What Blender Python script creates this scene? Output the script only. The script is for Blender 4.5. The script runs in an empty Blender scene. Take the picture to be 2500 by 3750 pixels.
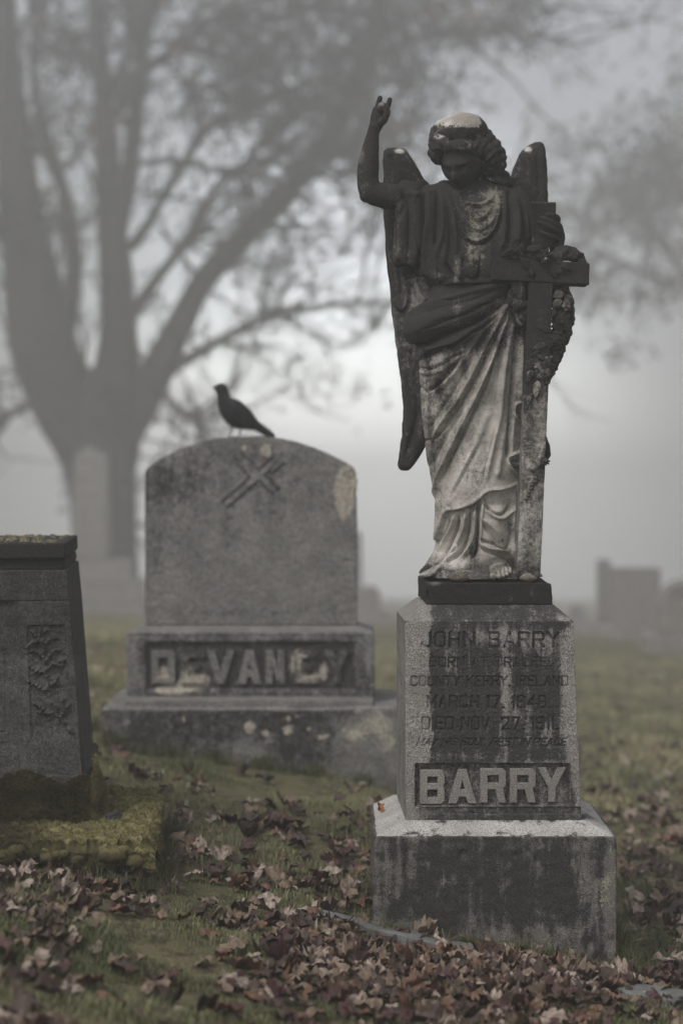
import bpy, bmesh, math, random
import numpy as np
from mathutils import Vector, Matrix, noise as mnoise
random.seed(7); RNG = np.random.default_rng(7)
SC = bpy.context.scene
COL = SC.collection
# ------------------------------------------------------------------ camera, sky, sun, exposure
F = 6520.0; HZ = 1700.0; H = 1.35           # focal length in photo pixels, horizon row, eye height
cam_d = bpy.data.cameras.new('camera'); cam = bpy.data.objects.new('camera', cam_d); COL.objects.link(cam)
cam.location = (0, 0, H); cam.rotation_euler = (math.radians(90), 0, 0)
cam_d.sensor_fit = 'HORIZONTAL'; cam_d.sensor_width = 24.0; cam_d.lens = F / 2500 * 24
cam_d.shift_y = -(1875 - HZ) / 2500
cam_d.clip_start = 0.1; cam_d.clip_end = 1000
cam_d.dof.use_dof = True; cam_d.dof.focus_distance = 5.08; cam_d.dof.aperture_fstop = 1.6
SC.camera = cam
SUN_EL, SUN_AZ = math.radians(52), math.radians(222)   # azimuth: direction the light comes FROM, clockwise from +Y
world = bpy.data.worlds.new('World'); SC.world = world; world.use_nodes = True
wn = world.node_tree.nodes; wl = world.node_tree.links; wn.clear()
w_out = wn.new('ShaderNodeOutputWorld'); w_bg = wn.new('ShaderNodeBackground')
w_sky = wn.new('ShaderNodeTexSky'); w_sky.sky_type = 'NISHITA'; w_sky.sun_disc = False
w_sky.sun_elevation = SUN_EL; w_sky.sun_rotation = SUN_AZ; w_sky.dust_density = 2; w_sky.air_density = 1.0; w_sky.ozone_density = 1.0
w_hs = wn.new('ShaderNodeHueSaturation'); w_hs.inputs['Saturation'].default_value = 0.26
# added fog-brightening glow: sky scaled up low in the north, away from the sun
w_tc = wn.new('ShaderNodeTexCoord'); w_dot = wn.new('ShaderNodeVectorMath'); w_dot.operation = 'DOT_PRODUCT'
gd = Vector((0.01, 1, -0.22)).normalized(); w_dot.inputs[1].default_value = gd
w_mr = wn.new('ShaderNodeMapRange'); w_mr.interpolation_type = 'SMOOTHSTEP'
w_mr.inputs['From Min'].default_value = math.cos(math.radians(34)); w_mr.inputs['From Max'].default_value = 1.0
w_mr.inputs['To Min'].default_value = 1.05; w_mr.inputs['To Max'].default_value = 13.5
w_mul = wn.new('ShaderNodeVectorMath'); w_mul.operation = 'SCALE'
wl.new(w_sky.outputs[0], w_hs.inputs['Color']); w_sc = wn.new('ShaderNodeVectorMath'); w_sc.operation = 'MULTIPLY'; w_sc.inputs[1].default_value = (2.8, 1, 1.6); w_nz = wn.new('ShaderNodeVectorMath'); w_nz.operation = 'NORMALIZE'
wl.new(w_tc.outputs['Generated'], w_sc.inputs[0]); wl.new(w_sc.outputs[0], w_nz.inputs[0]); wl.new(w_nz.outputs[0], w_dot.inputs[0])
wl.new(w_dot.outputs['Value'], w_mr.inputs['Value']); wl.new(w_hs.outputs[0], w_mul.inputs[0])
wl.new(w_mr.outputs[0], w_mul.inputs['Scale']); wl.new(w_mul.outputs[0], w_bg.inputs['Color'])
w_bg.inputs['Strength'].default_value = 0.11
wl.new(w_bg.outputs[0], w_out.inputs['Surface'])
sun_d = bpy.data.lights.new('sun', 'SUN'); sun_d.energy = 1.7; sun_d.angle = math.radians(14); sun_d.color = (1.0, 0.96, 0.92)
sun = bpy.data.objects.new('sun', sun_d); COL.objects.link(sun); sun.location = (0, 0, 30)
_sd = Vector((math.sin(SUN_AZ) * math.cos(SUN_EL), math.cos(SUN_AZ) * math.cos(SUN_EL), math.sin(SUN_EL)))
sun.rotation_euler = _sd.to_track_quat('Z', 'Y').to_euler()
SC.view_settings.view_transform = 'Standard'; SC.view_settings.look = 'None'
SC.view_settings.exposure = 0.3; SC.view_settings.gamma = 1.0; SC.view_settings.use_curve_mapping = False
SC.cycles.use_denoising = True; SC.cycles.volume_bounces = 8; SC.cycles.max_bounces = 10
HAZE_DENSITY = 0.0145

# ------------------------------------------------------------------ helpers
def P(px, py, Y): return np.array([(px - 1250) * Y / F, Y, H + (HZ - py) * Y / F])
def proj(V): return 1250 + V[:, 0] * F / V[:, 1], HZ - (V[:, 2] - H) * F / V[:, 1]
def _hash(i, j, k, s):
    h = (i * 374761393 + j * 668265263 + k * 2147483647 + s * 1274126177) & 0xFFFFFFFF
    h = ((h ^ (h >> 13)) * 1274126177) & 0xFFFFFFFF
    h = (h ^ (h >> 16)) & 0xFFFFFF
    return h / float(0xFFFFFF)
def vnoise(p, s=0):
    p = np.asarray(p, float); f = np.floor(p).astype(np.int64); r = p - f; r = r * r * (3 - 2 * r)
    out = 0
    for a in (0, 1):
        for b in (0, 1):
            for c in (0, 1):
                w = (r[:, 0] if a else 1 - r[:, 0]) * (r[:, 1] if b else 1 - r[:, 1]) * (r[:, 2] if c else 1 - r[:, 2])
                out = out + w * _hash(f[:, 0] + a, f[:, 1] + b, f[:, 2] + c, s)
    return out
def fbm(p, scale=1, octs=4, s=0, rough=.5):
    p = np.asarray(p, float) * scale; o = 0; a = 1; t = 0
    for k in range(octs):
        o = o + a * vnoise(p, s + k * 17); t += a; a *= rough; p = p * 2.03 + 11.3
    return o / t
def sstep(a, b, x):
    t = np.clip((x - a) / (b - a), 0, 1); return t * t * (3 - 2 * t)
def mesh_from(name, V, Fs, smooth=True):
    me = bpy.data.meshes.new(name)
    V = np.asarray(V, dtype=np.float32)
    if isinstance(Fs, np.ndarray):
        n = Fs.shape[1]; me.vertices.add(len(V)); me.vertices.foreach_set('co', V.ravel())
        me.loops.add(Fs.size); me.loops.foreach_set('vertex_index', Fs.astype(np.int32).ravel())
        me.polygons.add(len(Fs)); me.polygons.foreach_set('loop_start', np.arange(0, Fs.size, n, dtype=np.int32))
        me.update(calc_edges=True); me.validate()
    else:
        me.from_pydata([tuple(map(float, v)) for v in V], [], [tuple(map(int, f)) for f in Fs]); me.update()
    me.polygons.foreach_set('use_smooth', np.full(len(me.polygons), smooth))
    return me
def get_co(me):
    a = np.empty(len(me.vertices) * 3, dtype=np.float32); me.vertices.foreach_get('co', a); return a.reshape(-1, 3).astype(float)
def set_co(me, V): me.vertices.foreach_set('co', V.astype(np.float32).ravel()); me.update()
def get_no(me):
    a = np.empty(len(me.vertices) * 3, dtype=np.float32); me.vertices.foreach_get('normal', a); return a.reshape(-1, 3).astype(float)
def attr(me, name, vals):
    if name in me.attributes: me.attributes.remove(me.attributes[name])
    at = me.attributes.new(name, 'FLOAT', 'POINT'); at.data.foreach_set('value', np.asarray(vals, dtype=np.float32))
def obj(name, me, mat, parent=None):
    o = bpy.data.objects.new(name, me); COL.objects.link(o)
    if mat is not None: me.materials.clear(); me.materials.append(mat)
    if parent is not None:
        o.parent = parent
        if parent.type == 'EMPTY': o.location = -parent.location
    return o
def tag(o, label=None, cat=None, group=None, kind=None):
    if label: o['label'] = label
    if cat: o['category'] = cat
    if group: o['group'] = group
    if kind: o['kind'] = kind
    return o
def thing(name, label, cat, loc, group=None):
    o = bpy.data.objects.new(name, None); COL.objects.link(o); o.location = tuple(map(float, loc)); o.empty_display_size = .1
    return tag(o, label, cat, group)
def join(parts):
    Vs, Fs, off = [], [], 0
    for V, Fc in parts:
        Vs.append(np.asarray(V, float)); Fs += [tuple(int(i) + off for i in f) for f in Fc]; off += len(V)
    return np.vstack(Vs), Fs
def smooth_path(pts, n=None, per=6):
    pts = np.asarray(pts, float)
    if len(pts) < 3: return np.array([pts[0] + (pts[-1] - pts[0]) * t for t in np.linspace(0, 1, per + 1)])
    out = []
    Q = np.vstack([2 * pts[0] - pts[1], pts, 2 * pts[-1] - pts[-2]])
    for i in range(1, len(Q) - 2):
        for t in np.arange(0, 1, 1.0 / per):
            a, b, c, d = Q[i - 1], Q[i], Q[i + 1], Q[i + 2]
            out.append(.5 * (2 * b + (c - a) * t + (2 * a - 5 * b + 4 * c - d) * t * t + (3 * b - a - 3 * c + d) * t ** 3))
    out.append(pts[-1]); return np.array(out)
def tube(pts, rad, n=10, per=4, flat=1.0, flatdir=None, cap=True):
    """tapered tube through pts; radii per point; closed with rounded ends"""
    pr = np.hstack([np.asarray(pts, float), np.asarray(rad, float).reshape(-1, 1)])
    q = smooth_path(pr, per=per); p = q[:, :3]; r = np.maximum(q[:, 3], 1e-4)
    T = np.gradient(p, axis=0); T /= np.linalg.norm(T, axis=1)[:, None] + 1e-12
    if cap:   # rounded caps
        a = [.35, .75, .95]; 
        ps = [p[0] - T[0] * r[0] * math.cos(math.asin(k)) for k in a]; rs = [r[0] * k for k in a]
        pe = [p[-1] + T[-1] * r[-1] * math.cos(math.asin(k)) for k in a[::-1]]; re = [r[-1] * k for k in a[::-1]]
        p = np.vstack([ps, p, pe]); r = np.concatenate([rs, r, re]); T = np.vstack([[T[0]] * 3, T, [T[-1]] * 3])
    ref = np.array(flatdir if flatdir is not None else (0.13, 0.97, .21), float)
    U = np.cross(T, ref); U /= np.linalg.norm(U, axis=1)[:, None] + 1e-12
    W = np.cross(U, T)
    th = np.linspace(0, 2 * math.pi, n, endpoint=False)
    V = (p[:, None, :] + r[:, None, None] * (np.cos(th)[None, :, None] * U[:, None, :] + flat * np.sin(th)[None, :, None] * W[:, None, :])).reshape(-1, 3)
    m = len(p); Fs = []
    for i in range(m - 1):
        for j in range(n):
            k = (j + 1) % n; Fs.append((i * n + j, i * n + k, (i + 1) * n + k, (i + 1) * n + j))
    Fs.append(tuple(range(n))[::-1]); Fs.append(tuple(range((m - 1) * n, m * n)))
    return V, Fs
def ellipsoid(c, r, nu=32, nv=20, M=None):
    V = []; 
    for i in range(1, nv):
        a = math.pi * i / nv
        for j in range(nu):
            b = 2 * math.pi * j / nu; V.append((math.sin(a) * math.cos(b), math.sin(a) * math.sin(b), math.cos(a)))
    V += [(0, 0, 1), (0, 0, -1)]; V = np.array(V) * np.array(r)
    if M is not None: V = V @ np.array(M).T
    Fs = []
    for i in range(nv - 2):
        for j in range(nu):
            k = (j + 1) % nu; Fs.append((i * nu + j, (i + 1) * nu + j, (i + 1) * nu + k, i * nu + k))
    t = (nv - 1) * nu
    for j in range(nu):
        k = (j + 1) % nu; Fs.append((t, j, k)); Fs.append((t + 1, (nv - 2) * nu + k, (nv - 2) * nu + j))
    return V + np.array(c), Fs
def remesh(V, Fs, vox, it=4, name='m'):
    me = mesh_from('tmp', V, Fs); o = bpy.data.objects.new('tmp', me); COL.objects.link(o)
    m = o.modifiers.new('r', 'REMESH'); m.mode = 'VOXEL'; m.voxel_size = vox; m.use_smooth_shade = True
    if it:
        s = o.modifiers.new('s', 'SMOOTH'); s.factor = .5; s.iterations = it
    dg = bpy.context.evaluated_depsgraph_get(); out = bpy.data.meshes.new_from_object(o.evaluated_get(dg)); out.name = name
    bpy.data.objects.remove(o); bpy.data.meshes.remove(me)
    out.polygons.foreach_set('use_smooth', np.full(len(out.polygons), True)); return out
def pdist(px, py, pts, per=6, smooth=True):
    """distance, signed side, parameter 0..1 to a (smoothed) polyline"""
    q = smooth_path(pts, per=per) if (smooth and len(pts) > 2) else np.asarray(pts, float)
    best = np.full(len(px), 1e9); side = np.zeros(len(px)); tt = np.zeros(len(px)); n = len(q) - 1
    for i in range(n):
        ax, ay = q[i]; dx, dy = q[i + 1] - q[i]; L2 = dx * dx + dy * dy + 1e-9
        t = np.clip(((px - ax) * dx + (py - ay) * dy) / L2, 0, 1)
        ex = px - ax - t * dx; ey = py - ay - t * dy; d = ex * ex + ey * ey; m = d < best
        best = np.where(m, d, best); side = np.where(m, np.sign(dx * ey - dy * ex), side); tt = np.where(m, (i + t) / n, tt)
    return np.sqrt(best), side, tt
def inside(px, py, poly):
    c = np.zeros(len(px), bool); n = len(poly)
    for i in range(n):
        x1, y1 = poly[i]; x2, y2 = poly[(i + 1) % n]
        if y1 == y2: continue
        m = ((y1 > py) != (y2 > py)) & (px < (x2 - x1) * (py - y1) / (y2 - y1) + x1); c ^= m
    return c
def folds(px, py, L, O=(0, 0), s=1.0):
    """sum of asymmetric ridges. item = (pts, height_mm, width one side, width other side); negative height = groove"""
    d = np.zeros(len(px))
    for pts, h, wa, wb in L:
        pts = np.array([(O[0] + a * s, O[1] + b * s) for a, b in pts]); w = max(wa, wb) * s * 3.2
        m = (px > pts[:, 0].min() - w) & (px < pts[:, 0].max() + w) & (py > pts[:, 1].min() - w) & (py < pts[:, 1].max() + w)
        if not m.any(): continue
        dd, sd, t = pdist(px[m], py[m], pts)
        ww = np.where(sd > 0, wa * s, wb * s); prof = np.exp(-(dd / ww) ** 2)
        env = np.minimum(1, np.minimum(t / .12, (1 - t) / .12) * .85 + .15)
        d[m] += h * .001 * prof * env
    return d
def loft(rows, n=160, step=5.0, power=2.2, closed_caps=True):
    """rows: (py, left px, right px, Y centre, half depth). Ring stack; silhouettes follow the rows."""
    R = np.array(rows, float); ys = np.arange(R[0, 0], R[-1, 0] + .01, step)
    def ip(k):
        # smooth interpolation
        v = np.interp(ys, R[:, 0], R[:, k]); ker = np.hanning(9)[1:-1]; ker /= ker.sum()
        vp = np.pad(v, 3, mode='reflect', reflect_type='odd'); return np.convolve(vp, ker, 'valid')
    L, Rr, Yc, b = ip(1), ip(2), ip(3), ip(4)
    th = np.linspace(0, 2 * math.pi, n, endpoint=False); ct, st = np.cos(th), np.sin(th); e = 2 / power
    cx = np.sign(ct) * np.abs(ct) ** e; sy = np.sign(st) * np.abs(st) ** e
    xc = ((L + Rr) / 2 - 1250) * Yc / F; a = (Rr - L) / 2 * Yc / F; z = H + (HZ - ys) * Yc / F
    V = np.stack([xc[:, None] + a[:, None] * cx, Yc[:, None] - b[:, None] * sy, np.repeat(z[:, None], n, 1)], -1).reshape(-1, 3)
    m = len(ys); i, j = np.meshgrid(np.arange(m - 1), np.arange(n), indexing='ij'); k = (j + 1) % n
    Fq = np.stack([i * n + j, i * n + k, (i + 1) * n + k, (i + 1) * n + j], -1).reshape(-1, 4)
    Fs = [tuple(f[::-1]) for f in Fq.tolist()]
    if closed_caps: Fs += [tuple(range(n)), tuple(range((m - 1) * n, m * n))[::-1]]
    return V, Fs
def hexblock(C, dims, cell, r=.004, rough=.0, rs=20, seed=0, zmap=None):
    """C: 8 corners (000,100,110,010,001,101,111,011); dims metres; cell per axis; rounded edges, noisy faces -> V, quads, local uvw"""
    nx, ny, nz = [max(2, int(round(dims[a] / cell[a]))) for a in range(3)]
    def axis(n, d):
        t = np.linspace(0, 1, n + 1) * d
        ex = np.array([0, .3, .7, 1.0]) * r
        return np.unique(np.round(np.concatenate([t, ex, d - ex]), 6))
    ax = [axis(n, d) for n, d in zip((nx, ny, nz), dims)]; N = [len(a) - 1 for a in ax]
    quads = []
    def face(fa, fv, ua, va, flip):
        u, v = np.meshgrid(np.arange(N[ua]), np.arange(N[va]), indexing='ij'); u = u.ravel(); v = v.ravel()
        c = []
        for du, dv in ((0, 0), (1, 0), (1, 1), (0, 1)):
            a = np.zeros((len(u), 3), int); a[:, fa] = fv; a[:, ua] = u + du; a[:, va] = v + dv; c.append(a)
        c = np.stack(c, 1); quads.append(c[:, ::-1] if flip else c)
    face(2, 0, 0, 1, True); face(2, N[2], 0, 1, False); face(1, 0, 0, 2, False); face(1, N[1], 0, 2, True); face(0, 0, 1, 2, True); face(0, N[0], 1, 2, False)
    Q = np.concatenate(quads, 0).reshape(-1, 3); key = (Q[:, 0] * 100003 + Q[:, 1]) * 100003 + Q[:, 2]
    _, first, inv = np.unique(key, return_index=True, return_inverse=True); G = Q[first]; Fq = inv.reshape(-1, 4)
    p = np.stack([ax[a][G[:, a]] for a in range(3)], 1); d = np.array(dims); q = np.clip(p, r, d - r); e = p - q
    ln = np.linalg.norm(e, axis=1); nn = e / np.maximum(ln, 1e-9)[:, None]; p = np.where((ln > 1e-9)[:, None], q + nn * r, p)
    if rough: p = p + nn * ((fbm(p, rs, 4, seed) - .5) * 2 * rough)[:, None]
    u = p / d; C = np.asarray(C, float)
    def lerp(a, b, t): return a + (b - a) * t[:, None]
    x0 = lerp(C[0], C[1], u[:, 0]); x1 = lerp(C[3], C[2], u[:, 0]); x2 = lerp(C[4], C[5], u[:, 0]); x3 = lerp(C[7], C[6], u[:, 0])
    W = lerp(lerp(x0, x1, u[:, 1]), lerp(x2, x3, u[:, 1]), u[:, 2])
    return W, Fq, u
def boxC(x0, x1, y0, y1, z0, z1, tx=0, ty=0):
    """corners with optional taper at the top"""
    return [(x0, y0, z0), (x1, y0, z0), (x1, y1, z0), (x0, y1, z0), (x0 + tx, y0 + ty, z1), (x1 - tx, y0 + ty, z1), (x1 - tx, y1 - ty, z1), (x0 + tx, y1 - ty, z1)]
def blobs(px, py, L):
    o = np.zeros(len(px))
    for x, y, rx, ry, a in L: o += a * np.exp(-((px - x) / rx) ** 2 - ((py - y) / ry) ** 2)
    return o
# ------------------------------------------------------------------ materials
def new_mat(name):
    m = bpy.data.materials.new(name); m.use_nodes = True; nt = m.node_tree; nt.nodes.clear()
    out = nt.nodes.new('ShaderNodeOutputMaterial'); b = nt.nodes.new('ShaderNodeBsdfPrincipled'); nt.links.new(b.outputs[0], out.inputs[0])
    return m, nt, b
def nd(nt, t, **kw):
    n = nt.nodes.new(t)
    for k, v in kw.items():
        if k in n.inputs: n.inputs[k].default_value = v
        else: setattr(n, k, v)
    return n
def mathn(nt, op, a, b=None, clamp=False):
    n = nt.nodes.new('ShaderNodeMath'); n.operation = op; n.use_clamp = clamp
    for i, v in enumerate((a, b)):
        if v is None: continue
        if isinstance(v, (int, float)): n.inputs[i].default_value = v
        else: nt.links.new(v, n.inputs[i])
    return n.outputs[0]
def mixc(nt, f, a, b):
    n = nt.nodes.new('ShaderNodeMix'); n.data_type = 'RGBA'
    for s, v in ((n.inputs[0], f), (n.inputs[6], a), (n.inputs[7], b)):
        if isinstance(v, (int, float)): s.default_value = v
        elif isinstance(v, tuple): s.default_value = (*v[:3], 1)
        else: nt.links.new(v, s)
    return n.outputs[2]
def ramp(nt, v, a, b, lo=0., hi=1.):
    n = nt.nodes.new('ShaderNodeMapRange'); n.interpolation_type = 'SMOOTHSTEP'
    n.inputs[1].default_value = a; n.inputs[2].default_value = b; n.inputs[3].default_value = lo; n.inputs[4].default_value = hi
    nt.links.new(v, n.inputs[0]); return n.outputs[0]
def noise_at(nt, vec, scale, detail=4, rough=.6, sxyz=None):
    if sxyz:
        mp = nt.nodes.new('ShaderNodeMapping'); mp.inputs['Scale'].default_value = sxyz; nt.links.new(vec, mp.inputs[0]); vec = mp.outputs[0]
    n = nt.nodes.new('ShaderNodeTexNoise'); n.inputs['Scale'].default_value = scale; n.inputs['Detail'].default_value = detail; n.inputs['Roughness'].default_value = rough
    nt.links.new(vec, n.inputs['Vector']); return n.outputs['Fac']
def stone(name, light, light2, dark, grain=420, grain_amt=.5, stain0=0.0, streak=.7, patch=.6, lichen=(.32, .31, .24), rough=.85, bump=.35, warm=(.16, .12, .08), lo=.28, hi=.72):
    m, nt, b = new_mat(name); tc = nt.nodes.new('ShaderNodeTexCoord').outputs['Object']
    g1 = noise_at(nt, tc, grain, 2, .7); g2 = noise_at(nt, tc, grain * .33, 3, .6)
    g = ramp(nt, g1, .38, .62)
    big = noise_at(nt, tc, 9, 5, .65)
    base = mixc(nt, ramp(nt, big, .35, .65), light, light2)
    speck = mathn(nt, 'MULTIPLY', g, grain_amt)
    base = mixc(nt, speck, base, tuple(c * .28 for c in light))
    base = mixc(nt, mathn(nt, 'MULTIPLY', ramp(nt, g2, .55, .7), .25), base, warm)
    sa = nt.nodes.new('ShaderNodeAttribute'); sa.attribute_name = 'stain'
    st = noise_at(nt, tc, 1, 5, .62, (34, 34, 3.4)); pt = noise_at(nt, tc, 26, 6, .7); fn = noise_at(nt, tc, grain * .5, 3, .7)
    s = mathn(nt, 'ADD', sa.outputs['Fac'], stain0)
    s = mathn(nt, 'ADD', s, mathn(nt, 'MULTIPLY', mathn(nt, 'SUBTRACT', st, .5), streak))
    s = mathn(nt, 'ADD', s, mathn(nt, 'MULTIPLY', mathn(nt, 'SUBTRACT', pt, .5), patch))
    mf = noise_at(nt, tc, 95, 4, .75); s = mathn(nt, 'ADD', s, mathn(nt, 'MULTIPLY', mathn(nt, 'SUBTRACT', fn, .5), .55)); s = mathn(nt, 'ADD', s, mathn(nt, 'MULTIPLY', mathn(nt, 'SUBTRACT', mf, .5), .8))
    s = ramp(nt, s, lo, hi)
    dk = mixc(nt, g, tuple(c * 1.9 for c in dark), tuple(c * .5 for c in dark))
    c = mixc(nt, mathn(nt, 'MULTIPLY', s, .975), base, dk)
    la = nt.nodes.new('ShaderNodeAttribute'); la.attribute_name = 'lichen'
    ln = noise_at(nt, tc, 150, 4, .75)
    ln2 = noise_at(nt, tc, 38, 4, .7); l = mathn(nt, 'ADD', la.outputs['Fac'], mathn(nt, 'MULTIPLY', mathn(nt, 'SUBTRACT', ln, .5), 1.3)); l = mathn(nt, 'ADD', l, mathn(nt, 'MULTIPLY', mathn(nt, 'SUBTRACT', ln2, .5), .9))
    l = ramp(nt, l, .52, .66)
    lc = mixc(nt, ramp(nt, g1, .4, .6), lichen, tuple(x * .5 for x in lichen))
    c = mixc(nt, l, c, lc)
    nt.links.new(c, b.inputs['Base Color']); b.inputs['Roughness'].default_value = rough; b.inputs['Specular IOR Level'].default_value = .10
    hgt = mathn(nt, 'ADD', mathn(nt, 'MULTIPLY', g1, .6), mathn(nt, 'MULTIPLY', pt, .8)); hgt = mathn(nt, 'ADD', hgt, mathn(nt, 'MULTIPLY', l, .7))
    bp = nt.nodes.new('ShaderNodeBump'); bp.inputs['Strength'].default_value = bump; bp.inputs['Distance'].default_value = .002
    nt.links.new(hgt, bp.inputs['Height']); nt.links.new(bp.outputs[0], b.inputs['Normal'])
    return m
def simple(name, c1, c2, scale=20, rough=.8, bump=0.2, spec=.12, dist=.003, trans=0):
    m, nt, b = new_mat(name); tc = nt.nodes.new('ShaderNodeTexCoord').outputs['Object']
    n = noise_at(nt, tc, scale, 5, .65); c = mixc(nt, ramp(nt, n, .35, .65), c1, c2)
    nt.links.new(c, b.inputs['Base Color']); b.inputs['Roughness'].default_value = rough; b.inputs['Specular IOR Level'].default_value = spec
    bp = nt.nodes.new('ShaderNodeBump'); bp.inputs['Strength'].default_value = bump; bp.inputs['Distance'].default_value = dist
    nt.links.new(n, bp.inputs['Height']); nt.links.new(bp.outputs[0], b.inputs['Normal'])
    return m
M = {}
M['granite'] = stone('weathered_granite', (.38, .36, .335), (.26, .245, .225), (.030, .029, .027), grain=300, grain_amt=.95, lo=.20, hi=.80, streak=.8, patch=.9, bump=.5)
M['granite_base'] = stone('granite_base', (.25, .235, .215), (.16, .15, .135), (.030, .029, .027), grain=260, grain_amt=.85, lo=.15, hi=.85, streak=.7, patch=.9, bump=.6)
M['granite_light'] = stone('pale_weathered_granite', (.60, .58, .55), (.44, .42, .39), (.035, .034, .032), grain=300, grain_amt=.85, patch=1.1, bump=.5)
M['slab'] = stone('stained_slab', (.16, .15, .14), (.10, .095, .09), (.017, .016, .015), grain=300, grain_amt=.4, stain0=.55)
M['marble'] = stone('weathered_marble', (.60, .565, .52), (.30, .275, .245), (.017, .016, .015), grain=300, grain_amt=.30, streak=.75, patch=1.0, lichen=(.25, .235, .19), lo=.12, hi=.88, bump=.3, warm=(.3, .25, .19))
M['cap_moss'] = simple('cap_moss', (.17, .155, .10), (.09, .08, .05), 120)
M['grey_granite'] = stone('grey_granite', (.27, .26, .245), (.18, .175, .165), (.030, .028, .027), grain=120, grain_amt=.75, streak=.5, patch=.9, lichen=(.46, .42, .35))
M['shade_darkened_granite'] = stone('shade_darkened_granite', (.135, .131, .126), (.085, .082, .080), (.018, .0175, .017), grain=300, grain_amt=.95, streak=.4, patch=.5, stain0=.1, lichen=(.15, .14, .09))  # granite colour darkened to stand in for shade over the left monument
M['far_stone'] = simple('far_stone', (.24, .225, .21), (.16, .15, .14), 6)  # colour lightened to stand in for thicker fog on the distant stones
M['slate'] = simple('slate_chip', (.05, .05, .055), (.025, .025, .03), 60, .6, .5)
M['pebble_a'] = simple('pebble_brown', (.16, .13, .10), (.07, .055, .045), 160, .8, .9, dist=.004)
M['pebble_b'] = simple('pebble_grey', (.23, .20, .17), (.13, .11, .095), 90, .7, .3)
M['marker'] = stone('flat_marker', (.24, .245, .24), (.13, .135, .13), (.05, .05, .048), grain=420, grain_amt=.5, stain0=.15)
M['bark'] = simple('bark', (.060, .052, .046), (.028, .025, .022), 9, .9, .8, dist=.02)
M['twigs'] = simple('twig_foliage', (.050, .045, .036), (.030, .028, .024), 3, .9)
M['rust_foliage'] = simple('rust_foliage', (.13, .075, .035), (.07, .045, .025), 3, .9)
M['crow'] = simple('crow_feathers', (.012, .012, .013), (.007, .007, .008), 60, .5, .5)
M['crow_leg'] = simple('crow_leg', (.03, .027, .025), (.02, .018, .017), 60, .6)

# ------------------------------------------------------------------ ground
def gz(x, y):
    x = np.asarray(x, float); y = np.asarray(y, float)
    s = .135 * (1 - sstep(7, 22, y)) + .045
    s = s * (1 - sstep(80, 150, np.abs(y)))
    u = x - .4; k_ = np.interp(y, [8, 30], [4.0, 12.0]); u = k_ * np.tanh(u / k_)
    z = -s * u + np.interp(y, [7, 11, 15, 20, 27, 35, 50, 80, 130, 160], [0, -.12, -.32, -.62, -1.15, -1.8, -2.95, -5.1, -8.4, -11.5])
    z = z + .05 * sstep(7, 10, y) * 0
    P3 = np.stack([x.ravel(), y.ravel(), np.zeros(x.size)], 1)
    b = (fbm(P3, 1.3, 3, 5) - .5) * .10 + (fbm(P3, 9, 2, 8) - .5) * .018
    z = z + b.reshape(x.shape)
    return z
def gz1(x, y): return float(gz(np.array([x]), np.array([y]))[0])
def axis_pts(lo, hi, c, fine, half):
    a = list(np.arange(c - half, c + half + 1e-6, fine)); s = fine
    r = []; v = c + half
    while v < hi: s *= 1.12; v += s; r.append(min(v, hi))
    l = []; v = c - half; s = fine
    while v > lo: s *= 1.12; v -= s; l.append(max(v, lo))
    return np.array(sorted(set(l)) + a + sorted(set(r)))
gx = axis_pts(-110, 110, 0, .035, 1.6); gy = axis_pts(-30, 155, 6.0, .035, 2.6)
GX, GY = np.meshgrid(gx, gy, indexing='ij'); GZ = gz(GX, GY)
nxg, nyg = GX.shape; ii, jj = np.meshgrid(np.arange(nxg - 1), np.arange(nyg - 1), indexing='ij')
Fg = np.stack([ii * nyg + jj, (ii + 1) * nyg + jj, (ii + 1) * nyg + jj + 1, ii * nyg + jj + 1], -1).reshape(-1, 4)
m, nt, b = new_mat('turf_ground'); tc = nt.nodes.new('ShaderNodeTexCoord').outputs['Object']
n1 = noise_at(nt, tc, 1.6, 5, .6); n2 = noise_at(nt, tc, 14, 5, .7); n3 = noise_at(nt, tc, 120, 3, .7)
c = mixc(nt, ramp(nt, n1, .35, .65), (.13, .13, .065), (.20, .175, .10))
c = mixc(nt, ramp(nt, n2, .45, .65), c, (.075, .058, .038)); c = mixc(nt, ramp(nt, n3, .4, .7, 0, .6), c, (.045, .045, .022))
nt.links.new(c, b.inputs['Base Color']); b.inputs['Roughness'].default_value = .95; b.inputs['Specular IOR Level'].default_value = .15
bp = nt.nodes.new('ShaderNodeBump'); bp.inputs['Strength'].default_value = .8; bp.inputs['Distance'].default_value = .02; nt.links.new(n3, bp.inputs['Height']); nt.links.new(bp.outputs[0], b.inputs['Normal'])
ground = obj('ground', mesh_from('ground', np.stack([GX, GY, GZ], -1).reshape(-1, 3), Fg), m); tag(ground, kind='structure')

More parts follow.
